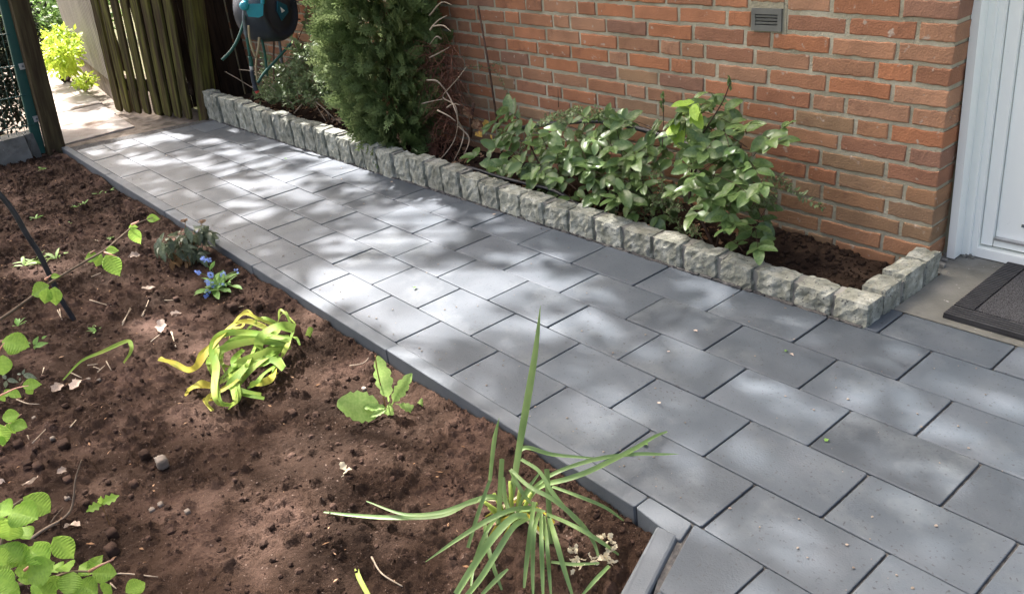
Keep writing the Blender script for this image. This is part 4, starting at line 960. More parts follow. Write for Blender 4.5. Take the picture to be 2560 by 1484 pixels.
# ---------------------------------------------------------------- plants in the soil bed
def blade(parent, pts, w0, m, B=None, fold=.25, flat=None, tipw=.12, basew=.8, name='blade', side=None, n=7, peak=.4, twist=0.0):
    """pts: (x, y) on the upright plane over B or (x, y, z); side defaults to facing the camera"""
    P = catmull(pts, n); m_ = len(P); ws = []
    for i in range(m_):
        t = i/(m_-1); u = basew+(1-basew)*min(1, t/peak) if t < peak else tipw+(1-tipw)*(1-((t-peak)/(1-peak))**2.2); ws.append(w0*u)
    sides = []
    for i, p in enumerate(P):
        t = (P[min(i+1, m_-1)]-P[max(i-1, 0)]).normalized(); v = toward_cam(p)
        s_ = t.cross(v if side is None else (v*(1-side)+Vector((0, 0, 1))*side)); s_ = s_ if s_.length > .05 else t.orthogonal()
        if twist: s_ = Matrix.Rotation(twist*math.sin(3.1*i/(m_-1)*2+w0*900), 3, t) @ s_
        sides.append(s_)
    b = MB(); b.ribbon(P, ws, sides, fold); o = b.build(name, m, parent, True)
    return o
NB = onsoil(*ns(1020, 1060))
nar = empty('narcissus', NB, 'floppy green narcissus clump with one tall upright leaf and withered flowers', 'plant')
def nz(pts): return [vplane(*ns(*p[:2]), NB, p[2] if len(p) > 2 else 0) for p in pts]
def gz(pts): return [G(*ns(x, y), z) for x, y, z in pts]
NM, PB = MT['narcissus'], MT['narbase']
def base_bits(pts, r=.006):
    b = MB(); b.tube(pts, [r, r*.7], 6); b.build('sheath', PB, nar, True)
blade(nar, nz([(975, 1075), (1005, 900), (1040, 680), (1080, 450), (1115, 230), (1137, 25)]), .0150, NM, basew=.75, tipw=.03, peak=.5, fold=.18)
blade(nar, nz([(775, 1230, .10), (830, 1050, .06), (885, 895, .03)]), .0085, NM, tipw=.7); blade(nar, nz([(885, 900, .03), (895, 800, .03), (908, 690, .03), (932, 583, .03)]), .0090, NM, tipw=.03, peak=.55)
blade(nar, nz([(925, 1145, .05), (935, 960, .05), (945, 790, .05)]), .0105, NM, tipw=.95, basew=.8)
blade(nar, nz([(1192, 1300, .10), (1180, 1050, .08), (1168, 840, .06)]), .0110, NM, tipw=.95)
blade(nar, gz([(1060, 1020, -.03), (1130, 930, .04), (1280, 885, .075), (1400, 840, .075), (1600, 740, .05), (1700, 680, .025), (1768, 652, .006)]), .0115, NM, tipw=.35, side=.3)
blade(nar, gz([(1010, 900, .02), (1045, 738, .10), (1200, 767, .07), (1420, 787, .055)]), .0095, NM, tipw=.35, side=.4)
blade(nar, gz([(1060, 970, -.02), (1190, 868, .05), (1400, 793, .06), (1600, 765, .045), (1740, 765, .03), (1828, 764, .018)]), .0095, NM, tipw=.03, side=.4)
blade(nar, gz([(990, 1010, -.01), (900, 975, .05), (780, 1005, .04), (640, 1068, .02), (400, 1080, .005), (200, 1068, -.003), (58, 1052, -.01)]), .0120, NM, tipw=.3, side=.5)
blade(nar, gz([(985, 1000, .0), (880, 985, .04), (760, 1015, .045), (620, 1058, .03), (450, 1062, .015), (270, 998, .02)]), .0100, NM, tipw=.2, side=.5)
blade(nar, gz([(1095, 1030, .02), (1000, 1040, .06), (880, 1090, .06), (720, 1190, .025), (565, 1300, -.015)]), .0110, NM, tipw=.12, side=.3)
blade(nar, gz([(1075, 1070, .06), (1000, 1080, .085), (900, 1180, .07), (810, 1310, .02), (715, 1462, -.03)]), .0150, NM, tipw=.8, side=.3)
blade(nar, gz([(1080, 1080, .05), (1000, 1130, .07), (910, 1270, .04), (840, 1380, .01), (760, 1480, -.03)]), .0120, NM, tipw=.8, side=.3)
for pts, w_ in ((((1105, 1000, .05), (1090, 1120, .06), (1068, 1300, .0), (1055, 1430, -.035)), .010), (((1130, 1050, .05), (1105, 1150, .06), (1098, 1320, .0), (1100, 1470, -.035)), .009), (((1140, 1050, .05), (1142, 1200, .05), (1146, 1350, .0), (1150, 1480, -.035)), .009), (((1155, 1070, .04), (1170, 1220, .05), (1180, 1350, .0), (1190, 1480, -.035)), .008),
               (((1180, 1080, .05), (1210, 1180, .06), (1250, 1320, .02), (1300, 1480, -.03)), .0105), (((985, 840, .11), (1080, 925, .11), (1200, 990, .10), (1330, 1100, .05), (1400, 1200, .0), (1430, 1290, -.02)), .0095), (((1040, 790, .13), (1130, 850, .12), (1200, 960, .09), (1300, 1080, .05), (1420, 1190, .01)), .0085),
               (((1195, 925, .06), (1330, 975, .05), (1460, 1030, .01), (1552, 1097, -.035)), .0075), (((1165, 1060, .03), (1300, 1120, .06), (1430, 1195, .03), (1527, 1265, -.02)), .0085), (((860, 1090, .0), (870, 1200, .02), (905, 1330, .0), (945, 1440, -.035)), .009), (((990, 850, .11), (1050, 960, .08), (1100, 1020, .03)), .0085), (((985, 1060, .0), (960, 980, .07), (955, 880, .12)), .009), (((1020, 1060, .0), (1060, 960, .06), (1130, 860, .10)), .008), (((930, 1060, .0), (870, 1140, .03), (840, 1230, .0), (805, 1285, -.03)), .007), (((1190, 1300, .01), (1300, 1312, .012), (1430, 1306, .005)), .0065), (((1480, 1318, -.0), (1410, 1390, .0), (1340, 1470, -.03)), .008), (((845, 1462, -.03), (920, 1385, -.005), (975, 1335, .0)), .009),
               (((1010, 1050, -.02), (1100, 1040, .03), (1160, 1050, .045)), .008), (((960, 1050, -.02), (900, 1100, .03), (850, 1190, .02), (810, 1300, -.02), (790, 1420, -.035)), .0085)):
    blade(nar, gz(pts), w_, NM, tipw=.45, side=.3)
for p, q in (((970, 1090), (905, 960)), ((985, 1100), (960, 960)), ((1000, 1100), (985, 900)), ((1015, 1090), (1035, 940)), ((1030, 1090), (1090, 960)), ((1040, 1085), (1120, 1010)), ((950, 1090), (880, 1030)), ((1000, 1110), (1060, 1050)), ((975, 1085), (860, 1005))):
    base_bits([vplane(*ns(*p), NB, rnd(-.02, .03)), vplane(*ns((p[0]+q[0])/2, (p[1]+q[1])/2), NB, .01), vplane(*ns(*q), NB, rnd(-.01, .02))], .0055)
for (x, y, k) in ((1300, 1245, 5), (1330, 1290, 5), (1390, 1285, 5), (1320, 1335, 4), (1455, 1280, 6), (1475, 1300, 5), (1440, 1175, 5), (1485, 1200, 6), (1495, 1240, 4)):
    P = G(*ns(x, y), .0)
    for i in range(k):
        d = rdir(); d.z = abs(d.z)*.6; put_leaf(nar, 'dry%d' % (i % 4), MT['petal'], P+rdir()*.004, d, rdir(), rnd(.012, .019), 'petal')
for i in range(12):
    a = rnd(0, 6.28); P = NB+Vector((rnd(-.03, .03), rnd(-.03, .03), .01)); Q = P+Vector((math.cos(a), math.sin(a), 0))*rnd(.05, .12); Q.z = SZ(Q.x, Q.y)+.004
    blade(nar, [P+Vector((0, 0, rnd(.0, .03))), P.lerp(Q, .5)+Vector((0, 0, rnd(.0, .025))), Q], rnd(.005, .009), MT['petal' if i % 2 else 'wiltyellow'], tipw=.3, side=.5, twist=.8)
# fallen leaf piece in front of the soil
sl_ = empty('cut_leaf', G(*ns(250, 1400), -.03), 'pale cut leaf lying alone on the soil near the narcissus', 'leaf')
blade(sl_, [G(*ns(220, 1330), -.02), G(*ns(235, 1380), -.02), G(*ns(285, 1475), -.03)], .010, PB, tipw=.9)
# wilted yellow-green clump
WB = onsoil(*ys(1200, 400)); wl = empty('wilted_lily', WB, 'wilted yellow green clump of limp strap leaves lying on the soil', 'plant')
W1, WY = MT['wilt'], MT['wiltyellow']
def wz(pts, h, e=.0):
    n = len(pts); out = []
    for i, (x, y) in enumerate(pts):
        t = i/(n-1); out.append(G(*ys(x, y), -.032+h*max(0, math.sin(math.pi*(.22+.78*t)))**.8+e))
    return out
WL = [([(1190, 262), (1100, 245), (1000, 262), (910, 330), (880, 420), (872, 492)], .10, .030, W1), ([(1130, 370), (900, 312), (650, 300), (540, 345), (500, 450), (530, 580), (515, 770), (545, 875), (640, 900)], .085, .021, W1), ([(1110, 392), (850, 372), (640, 415), (515, 495), (535, 600), (545, 680)], .075, .022, W1),
      ([(1010, 243), (880, 185), (770, 142), (690, 205), (655, 290), (640, 352)], .10, .010, WY), ([(960, 272), (810, 212), (700, 222), (600, 300), (520, 385), (440, 485), (370, 580), (290, 606), (190, 552), (50, 522)], .085, .018, WY), ([(1065, 238), (930, 180), (860, 205), (785, 278)], .085, .011, W1), ([(1145, 222), (1110, 140), (1072, 150), (1042, 215)], .07, .010, W1),
      ([(1170, 295), (1110, 430), (1055, 530)], .06, .013, W1), ([(1095, 402), (900, 482), (700, 565), (560, 695)], .06, .021, W1), ([(1085, 420), (930, 520), (800, 625), (715, 745)], .05, .018, W1), ([(1090, 600), (1010, 530), (880, 522), (800, 560), (700, 670), (650, 740), (760, 785), (905, 812)], .05, .024, W1),
      ([(840, 570), (700, 700), (600, 770), (480, 825), (452, 885), (510, 945)], .045, .012, WY), ([(1020, 600), (985, 680), (910, 715), (830, 732)], .035, .020, WY), ([(650, 640), (678, 780), (690, 870), (640, 905)], .04, .017, W1), ([(870, 390), (790, 560), (745, 640)], .06, .012, W1), ([(560, 505), (590, 570), (665, 580)], .05, .010, W1), ([(490, 742), (390, 728), (290, 782)], .02, .022, WY), ([(300, 785), (275, 825)], .01, .010, WY),
      ([(1150, 420), (1000, 440), (850, 520), (690, 640), (560, 720)], .05, .016, W1), ([(1140, 350), (1000, 350), (860, 350), (700, 350), (600, 420), (575, 520), (600, 620)], .07, .014, W1), ([(1050, 560), (930, 640), (860, 720), (790, 760)], .04, .012, W1), ([(480, 500), (470, 560), (478, 615)], .03, .016, W1), ([(760, 440), (680, 520), (690, 600), (735, 630)], .05, .016, W1), ([(1225, 405), (1200, 350), (1150, 330)], .03, .008, W1)]
for pts, h, w_, m in list(WL):
    if len(pts) > 3:
        for _ in range(1): WL.append(([(x+rnd(-45, 45), y+rnd(-30, 40)) for x, y in pts], h*rnd(.6, 1.0), w_*rnd(.55, .85), m))
for pts, h, w_, m in WL: blade(wl, wz(pts, h), w_*1.12, m, tipw=.45, basew=.7, side=.35, fold=.10, n=6, twist=.55)
v, f = rough_block(ys(0, 0)+(0,), (.01, .01, .01), 0, 1, (1, 1, 1)); bb = MB(); P = onsoil(*ys(1205, 330))
v, f = rough_block(P+Vector((0, 0, .012)), (.018, .016, .030), .004, 5, (4, 4, 4), .8); bb.add(v, f); bb.build('bulb', MT['redroot'], wl, True)
cutp = empty('cut_stub', onsoil(*ys(1290, 330)), 'short green cut leaf stub beside the wilted clump', 'plant'); blade(cutp, [G(*ys(1290, 335), -.03), G(*ys(1305, 295), -.005), G(*ys(1318, 262), .012)], .018, W1, tipw=.9, basew=.9)
sl2 = empty('limp_leaf', onsoil(*ms(1000, 470)), 'single limp green strap leaf with bent tip lying on the soil', 'leaf')
blade(sl2, [G(*ms(x, y), z) for x, y, z in ((620, 745, -.035), (800, 560, -.02), (1000, 470, .0), (1240, 365, .02), (1290, 400, .025), (1285, 470, .01), (1215, 580, -.03))], .0135, W1, tipw=.5, basew=.3, side=.4)
# lettuce-like weed
LB = onsoil(*ys(1960, 960)); lw = empty('weed_rosette', LB, 'young light green weed with one broad toothed leaf near the kerb', 'weed')
LM['weed'] = leaf_shape(.60, lambda t: max(.10, math.sin(math.pi*min(1, max(0, (t-.12)/.9)))**.6*(1+.10*math.sin(t*40))) if t > .2 else .10, .2, .15, 16, 0, .02)
LM['weedn'] = leaf_shape(.34, lambda t: max(.12, math.sin(math.pi*min(1, max(0, (t-.12)/.9)))**.6*(1+.2*math.sin(t*30))) if t > .2 else .12, .35, .25, 14, 0, .03)
def wleaf(kind, a, b_, off=0, za=None):
    A = vplane(*ys(*a), LB, off); B_ = vplane(*ys(*b_), LB, off+rnd(-.02, .02)); put_leaf(lw, kind, MT['lettuce'], A, B_-A, toward_cam(A)+Vector((0, 0, .5)), (B_-A).length)
wleaf('weed', (1950, 970), (1560, 870), .01); wleaf('weedn', (1965, 870), (1885, 545)); wleaf('weedn', (1990, 900), (2115, 665), -.01); wleaf('weedn', (1970, 860), (1975, 1030), .02); wleaf('weedn', (2020, 890), (2220, 950), .01); wleaf('weedn', (1960, 930), (1760, 905), .03); wleaf('weedn', (1950, 940), (1810, 985), .04); wleaf('weedn', (2210, 960), (2340, 905), .02); wleaf('weedn', (2210, 960), (2225, 870), .01)
b = MB(); b.tube(catmull([vplane(*ys(*p), LB) for p in ((1938, 920), (1900, 760), (1865, 600), (1850, 492))], 4), .0016, 5); b.build('stalk', MT['brownleaf'], lw)
# viburnum
VB = onsoil(*fs(470, 590)); vb_ = empty('viburnum_shrub', VB, 'small viburnum with dull green leaves and two dried flower heads', 'shrub')
stems = MB()
for (x, y) in ((440, 130), (630, 140), (300, 260), (380, 330), (560, 330), (200, 360), (680, 300)):
    T = vplane(*fs(x, y), VB, rnd(-.05, .05)); stems.tube(catmull([VB+Vector((0, 0, -.01)), VB.lerp(T, .5)+rdir()*.01, T], 4), [.0028, .0015], 5)
stems.build('stem', MT['brownleaf'], vb_, True, kind='stuff')
for i in range(190):
    cx, cy, rx, ry = random.choice(((300, 340, 150, 100), (250, 420, 110, 80), (400, 400, 110, 100), (620, 330, 90, 120), (500, 270, 60, 90), (650, 250, 60, 70), (600, 460, 90, 70), (480, 460, 110, 60)))
    a = rnd(0, 6.28); q = math.sqrt(random.random()); P = vplane(*fs(cx+rx*q*math.cos(a), cy+ry*q*math.sin(a)), VB, rnd(-.07, .08))
    put_leaf(vb_, 'vib%d' % (i % 4), MT['viburnum'], P, Vector((rnd(-1, 1), rnd(-1, 1), rnd(-1.3, .2))), Vector((0, -.2, 1))+rdir()*.6, rnd(.036, .056))
for i in range(22):
    P = vplane(*fs(rnd(260, 480), rnd(500, 580)), VB, rnd(-.02, .07)); put_leaf(vb_, 'vib%d' % (i % 4), MT['brownleaf'], P, Vector((rnd(-.4, .4), rnd(-.4, .4), -1)), rdir(), rnd(.03, .045))
fl = MB()
for (x, y) in ((440, 115), (630, 125), (250, 320)):
    P0 = vplane(*fs(x, y+40), VB)
    for i in range(70):
        a = rnd(0, 6.28); r = .016*math.sqrt(random.random()); Q = P0+Vector((r*math.cos(a), r*math.sin(a), .010+rnd(-.003, .003))); v, f = random.choice(protos); s_ = rnd(.0012, .0022); fl.add([(Q.x+p[0]*s_, Q.y+p[1]*s_, Q.z+p[2]*s_) for p in v], f)
        if i % 4 == 0: fl.tube([P0, Q], .0005, 3, False)
fl.build('flower_head', MT['dryleaf'], vb_, False, kind='stuff')
# forget-me-not
FB = onsoil(*fs(810, 870)); fm = empty('forget_me_not', FB, 'small forget-me-not with sky blue flower clusters beside the viburnum', 'flower')
for i in range(34):
    a = rnd(0, 6.28); d = Vector((math.cos(a), math.sin(a), rnd(.1, .9))); off = Vector((rnd(-.03, .03), rnd(-.03, .03), 0)); put_leaf(fm, 'for%d' % (i % 4), MT['forget'], FB+off+Vector((0, 0, rnd(0, .02))), d, Vector((0, 0, 1))+rdir()*.3, rnd(.045, .08))
put_leaf(fm, 'for1', MT['forget'], vplane(*fs(700, 670), FB), vplane(*fs(760, 570), FB)-vplane(*fs(700, 670), FB), toward_cam(FB), .04)
stm = MB(); LM['petal5'] = MB()
for k in range(5):
    a = 2*math.pi*k/5; ca, sa = math.cos(a), math.sin(a); c2, s2 = math.cos(a+.5), math.sin(a+.5); c3, s3 = math.cos(a-.5), math.sin(a-.5)
    LM['petal5'].add([(0, 0, 0), (c3*.7, s3*.7, .05), (ca*1.0, sa*1.0, .1), (c2*.7, s2*.7, .05)], [(0, 1, 2, 3)])
fl = MB()
for (x, y, k) in ((640, 550, 5), (690, 560, 5), (575, 690, 6), (715, 715, 7), (680, 800, 7), (830, 828, 4), (850, 715, 4), (680, 900, 6), (670, 960, 6), (665, 1010, 6), (740, 825, 4), (985, 680, 2)):
    P = vplane(*fs(x, y), FB, rnd(0, .03)); stm.tube(catmull([FB+Vector((0, 0, .01)), FB.lerp(P, .5)+Vector((0, 0, .02)), P], 4), [.0012, .0008], 4)
    for i in range(int(k*1.7)):
        Q = P+rdir()*.009; nn = toward_cam(Q)+rdir()*.7; stamp(fl, LM['petal5'], Q, nn.orthogonal(), nn, rnd(.0046, .0062))
fl.build('flowers', MT['blue'], fm, False, kind='stuff'); stm.build('stem', MT['forget'], fm, False, kind='stuff')
# oak seedling
OB = onsoil(*ls(985, 760)); ok = empty('oak_seedling', OB, 'tiny oak seedling with two lobed yellow green leaves', 'seedling')
LM['oak'] = leaf_shape(.55, lambda t: max(.06, math.sin(math.pi*t**.9)**.8*(1+.30*math.sin(t*20))), .3, .2, 16, 0, .01)
S0 = vplane(*ls(915, 570), OB); b = MB(); b.tube([OB-Vector((0, 0, .01)), vplane(*ls(950, 660), OB), S0], .0013, 5); b.build('stem', MT['brownleaf'], ok)
for tip, sc_ in (((780, 630), 1), ((1060, 490), 1), ((905, 515), .6)):
    T = vplane(*ls(*tip), OB, .01); put_leaf(ok, 'oak', MT['hazel'], S0, T-S0, toward_cam(S0)+Vector((0, 0, .6)), (T-S0).length)
# ---------------------------------------------------------------- hazel branches in the foreground
def hleaf(parent, crop_, a, b_, t, m=None, tilt=.5, s=1.0, dt=0.0, k=None):
    A = at_depth(*crop_(*a), t); B_ = at_depth(*crop_(*b_), t+dt); d = B_-A
    put_leaf(parent, k or (random.choice(('haz', 'hzp'))+'%d' % random.randrange(4)), m or MT['hazel'], A, d, toward_cam(A)+Vector((0, 0, tilt))+rdir()*.15, d.length*s)
hz1 = empty('hazel_shrub', G(*ls(-150, 1500), -.05), 'fresh green pleated hazel leaves leaning in over the soil', 'shrub')
for a, b_, t in (((480, 870), (650, 1040), 1.42), ((700, 1280), (840, 1350), 1.4), ((850, 1190), (720, 1120), 1.4), ((660, 1180), (610, 1370), 1.38), ((600, 1200), (560, 1340), 1.37), ((800, 1180), (890, 1050), 1.4), ((830, 1190), (1010, 1190), 1.4), ((620, 1180), (560, 1080), 1.39), ((1130, 1370), (1290, 1270), 1.45), ((440, 1100), (250, 960), 1.38), ((430, 1060), (330, 930), 1.42), ((200, 1080), (20, 950), 1.33), ((250, 1250), (430, 1120), 1.35), ((330, 1250), (180, 1240), 1.35), ((100, 690), (60, 940), 1.33), ((90, 640), (290, 680), 1.34), ((60, 640), (10, 560), 1.34), ((210, 510), (430, 630), 1.36), ((100, 660), (-60, 600), 1.33), ((270, 890), (190, 760), 1.45), ((50, 1120), (-80, 1000), 1.3), ((120, 1330), (-60, 1200), 1.3), ((300, 1330), (500, 1400), 1.34), ((170, 1350), (80, 1480), 1.32), ((520, 1190), (480, 1080), 1.42), ((30, 1000), (260, 1060), 1.36), ((380, 1350), (280, 1480), 1.33), ((760, 1340), (640, 1460), 1.4), ((-60, 1040), (130, 1100), 1.38), ((60, 830), (-40, 740), 1.36), ((130, 1180), (300, 1160), 1.40), ((1000, 1300), (930, 1390), 1.45), ((560, 1230), (420, 1330), 1.41), ((-30, 1300), (140, 1420), 1.36)):
    a2 = a; b2 = (b_[0]+(b_[0]-a[0])*.12, b_[1]+(b_[1]-a[1])*.12)
    hleaf(hz1, ls, a2, b2, t+rnd(-.03, .03), dt=rnd(-.03, .03))
b = MB()
for pts in (((-100, 1380), (200, 1290), (450, 1240), (650, 1180), (850, 1180)), ((0, 1500), (100, 1300), (230, 1120), (330, 1080)), ((150, 1400), (130, 1250), (60, 1000)), ((-60, 1200), (20, 900), (60, 650), (200, 530)), ((560, 1230), (640, 1190))): b.tube(catmull([at_depth(*ls(*p), 1.4) for p in pts], 4), [.003, .0018], 5)
b.build('twig', MT['twig'], hz1, True, kind='stuff')
b = MB()
for p, q in (((800, 1180), (1020, 1070)), ((220, 1170), (330, 1090)), ((0, 640), (90, 660))): b.tube([at_depth(*ls(*p), 1.38), at_depth(*ls((p[0]+q[0])/2, (p[1]+q[1])/2-5), 1.38), at_depth(*ls(*q), 1.38)], [.003, .0012], 5)
b.build('bud_scale', MT['pinkbud'], hz1, True, kind='stuff')
hz2 = empty('hazel_branch', at_depth(*bs(-150, 1400), 1.8), 'slender hazel twig with few pleated leaves reaching over the soil', 'branch')
b = MB(); b.tube(catmull([at_depth(*bs(*p), 1.85) for p in ((-200, 1420), (0, 1310), (200, 1170), (350, 1055), (500, 960), (650, 872))]+[at_depth(*bs(*p), t) for p, t in (((770, 800), 1.9), ((900, 690), 2.0), ((1000, 610), 2.05), ((1120, 565), 2.08))], 4), [.0042, .001], 6); b.build('twig', MT['twig'], hz2, True)
for a, b_, t in (((400, 1070), (400, 1210), 1.84), ((360, 1060), (215, 1130), 1.84), ((350, 1080), (320, 1200), 1.83), ((370, 1000), (430, 985), 1.84), ((770, 840), (875, 985), 1.9), ((740, 830), (690, 925), 1.9), ((720, 850), (605, 860), 1.9), ((770, 810), (860, 800), 1.9), ((950, 650), (1025, 745), 2.03), ((940, 640), (1000, 630), 2.03), ((1070, 575), (1160, 570), 2.08)): hleaf(hz2, bs, a, b_, t, s=1.0, k='hzp%d' % random.randrange(4))
b = MB()
for p, q, t in (((330, 1020), (375, 985), 1.84), ((660, 830), (695, 800), 1.9), ((960, 620), (1015, 590), 2.03), ((760, 820), (850, 850), 1.89)): b.tube([at_depth(*bs(*p), t), at_depth(*bs(*q), t)], [.003, .001], 5)
b.build('bud_scale', MT['pinkbud'], hz2, True, kind='stuff')
hz3 = empty('bramble_shoot', onsoil(*ms(60, 1000)), 'cluster of small pale green leaves at the left edge of the soil', 'shrub')
for a, b_, t in (((20, 360), (270, 400), 1.75), ((30, 700), (20, 500), 1.75), ((60, 430), (190, 470), 1.76), ((20, 1120), (180, 1080), 1.6), ((100, 1180), (260, 1200), 1.6), ((60, 1180), (150, 1260), 1.6), ((0, 1180), (30, 1400), 1.58), ((220, 800), (390, 780), 1.75), ((80, 860), (200, 900), 1.72), ((30, 900), (120, 840), 1.72), ((0, 900), (50, 950), 1.7), ((260, 820), (320, 880), 1.75), ((-20, 1300), (50, 1380), 1.58)): hleaf(hz3, ms, a, b_, t)
for a, b_ in (((220, 690), (240, 640)), ((230, 690), (350, 720)), ((210, 690), (160, 680)), ((60, 740), (20, 680)), ((70, 740), (170, 760)), ((200, 720), (190, 760)), ((60, 750), (50, 830)), ((330, 400), (370, 320)), ((340, 420), (450, 370)), ((350, 400), (330, 450)), ((410, 340), (450, 310)), ((300, 390), (270, 370))): hleaf(hz3, ms, a, b_, 2.2, MT['viburnum'] if b_[1] > 600 else MT['forget'], k='vib1')
b = MB()
for pts in (((-40, 1250), (100, 1170), (210, 1080)), ((-40, 380), (30, 350)), ((-30, 480), (40, 380)), ((0, 900), (150, 830), (280, 800))): b.tube(catmull([at_depth(*ms(*p), 1.68) for p in pts], 3), [.0022, .001], 5)
b.build('twig', MT['pinkbud'], hz3, True, kind='stuff')
# ---------------------------------------------------------------- weeds, stones, litter
REFS = [(NB, 'the narcissus clump'), (WB, 'the wilted strap-leaf clump'), (LB, 'the broad-leaved weed'), (VB, 'the small viburnum'), (FB, 'the forget-me-not'), (B0, 'the bent black pipe'), (OB, 'the oak seedling'), (onsoil(*ms(1000, 470)), 'the limp strap leaf'), (onsoil(*ls(1470, 225)), 'the largest pale stone'), (onsoil(*ls(500, 1150)), 'the hazel leaves'), (Vector((-3.6, -.1, 0)), 'the wooden corner post'), (onsoil(*ms(100, 800)), 'the pale green left-hand leaves')]
def near(P): return min(REFS, key=lambda r: (r[0]-P).length)[1].replace('left-hand leaves', 'bramble leaves')
LM['blade3'] = leaf_shape(.22, ell(1, .8), .3, .3, 4)
def weed(px, py, crop_, label, s=.03, n=7, m='forget', kind='for0'):
    P = onsoil(*crop_(px, py)); label = label if 'foot' in label else label.split(' near')[0]+' near '+near(P); o = empty('weed', P, label, 'weed', 'small weeds in the soil bed')
    for i in range(n): a = rnd(0, 6.28); put_leaf(o, kind, MT[m], P, Vector((math.cos(a), math.sin(a), rnd(.2, 1.0))), Vector((0, 0, 1))+rdir()*.3, s*rnd(.6, 1.2))
WLAB = 'tiny green weed seedling sprouting'
for x, y in ((320, 215), (720, 395), (800, 375), (620, 470), (820, 720), (265, 575), (505, 620), (560, 490), (700, 1400), (130, 1360)): weed(x, y, bs, WLAB, .035)
for x, y in ((180, 920), (250, 900), (330, 905), (410, 870)): weed(x, y, bs, 'thin grassy weed tuft near the bent black pipe', .07, 6, 'lettuce', 'blade3')
weed(575, 1225, dl, 'small green weed at the foot of the wooden post', .05, 8)
def stone(px, py, crop_, r, label, cat='stone', m='stone', sq=.8, group=None):
    P = onsoil(*crop_(px, py)); v, f = rough_block(P+Vector((0, 0, r*sq*.55)), (r*.9, r*.75, r*sq*.85), r*.16, int(px), (5, 5, 5), .5); b = MB(); b.add(v, f); label = label if 'largest' in label else label+' near '+near(P); return tag(b.build('clod' if cat == 'clod' else cat, MT[m], None, True), label, cat, group)
stone(1470, 225, ls, .018, 'largest pale stone lying on the brown soil', sq=1.0)
CL = 'dark rounded soil clod'
for x, y, c_, r in ((585, 60, ls, .018), (1010, 860, ls, .016), (1010, 1000, ls, .017), (170, 55, ls, .017), (1210, 410, ls, .012), (1170, 985, ys, .014), (1430, 1500, ms, .016), (1060, 1000, fs, .014), (960, 1085, fs, .020), (1230, 1080, fs, .017), (350, 990, fs, .013), (860, 1020, c1, .016), (920, 600, fs, .016), (2050, 600, ys, .017), (620, 370, ls, .013), (260, 230, ls, .016), (350, 250, ls, .016)): stone(x, y, c_, r, CL, 'clod', 'clod', .75, 'dark clods on the soil bed')
PBL = 'small pale pebble on the soil'
for x, y, c_ in ((875, 750, ms), (980, 755, ms), (1450, 585, ls), (1370, 635, ls), (410, 510, ls), (610, 530, ls), (340, 1130, ms), (520, 1330, ms), (1690, 650, ls), (1760, 775, ys)): stone(x, y, c_, .008, PBL, 'pebble', 'stone', .7, 'pale pebbles on the soil bed')
DLAB = 'curled dry pale brown leaf'
for x, y, c_, s_ in ((250, 155, ys, .055), (80, 320, ys, .055), (130, 870, fs, .05), (735, 790, ls, .045), (700, 870, ms, .055), (520, 890, ms, .05), (1030, 850, bs, .05), (1230, 640, ns, .03), (500, 580, fs, .05), (60, 400, ls, .05), (215, 430, ls, .05), (520, 320, ls, .03)):
    P = onsoil(*c_(x, y)); a = rnd(0, 6.28); o = inst('dry_leaf', leafmesh('dry%d' % random.randrange(4), MT['palelitter']), None, frame_m(P+Vector((0, 0, .008)), Vector((math.cos(a), math.sin(a), rnd(-.1, .25))), Vector((0, 0, 1))+rdir()*.5, s_)); tag(o, DLAB+' near '+near(P), 'leaf', 'dry leaves on the soil bed')
P = onsoil(*ns(165, 870))
dbl = empty('dried_blossom', P, 'shrivelled whitish blossom lying alone on the soil', 'blossom')
for i in range(4): put_leaf(dbl, 'dry%d' % (i % 4), MT['petal'], P+rdir()*.005+Vector((0, 0, .008)), rdir(), Vector((0, 0, 1))+rdir()*.5, .026, 'petal')
TLAB = 'dry twig lying on the soil'
def twig(pts, crop_, r=.0022, m='paletwig', lab=TLAB, grp='dry twigs on the soil bed', up=.004):
    P = [onsoil(*crop_(*p))+Vector((0, 0, up+rnd(0, .006))) for p in pts]; b = MB(); b.tube(catmull(P, 4), [r, r*.6], 5); ln = (P[0]-P[-1]).length; tag(b.build('twig', MT[m], None, True), ('long ' if ln > .1 else ('' if ln > .05 else 'short '))+lab+' near '+near(P[0]), 'twig', grp)
for pts, c_ in ((((570, 70), (620, 170)), ms), (((595, 70), (610, 160)), ms), (((690, 740), (770, 755)), bs), (((1200, 1180), (1290, 1180)), bs), (((660, 1180), (820, 1230)), bs), (((900, 1350), (960, 1240)), bs), (((1050, 1300), (1090, 1180)), bs), (((740, 980), (670, 1010)), bs), (((330, 1390), (460, 1250)), ms), (((280, 1310), (300, 1360)), ms), (((1050, 570), (1100, 660)), ms), (((970, 690), (1040, 620)), ms), (((700, 690), (810, 735)), ms), (((930, 640), (990, 660)), ms), (((170, 950), (280, 1000), (400, 1010)), ms), (((720, 820), (750, 740)), ms), (((870, 620), (970, 600)), ms), (((1490, 380), (1600, 300)), ms), (((440, 640), (415, 730)), ms), (((300, 1290), (350, 1370), (455, 1440)), ns), (((850, 1250), (1100, 1215), (1430, 1250)), ls), (((1000, 1300), (1060, 1360)), ls), (((700, 1230), (760, 1160)), ms), (((1210, 220), (1290, 60)), ms), (((1400, 130), (1450, 20)), ms), (((1690, 290), (1740, 440)), ms), (((170, 310), (200, 440)), ys), (((1640, 590), (1760, 570), (1830, 480)), ys), (((2360, 50), (2400, 30)), ms)):
    twig(pts, c_)
sb_ = onsoil(*ls(210, 930)); b = MB()
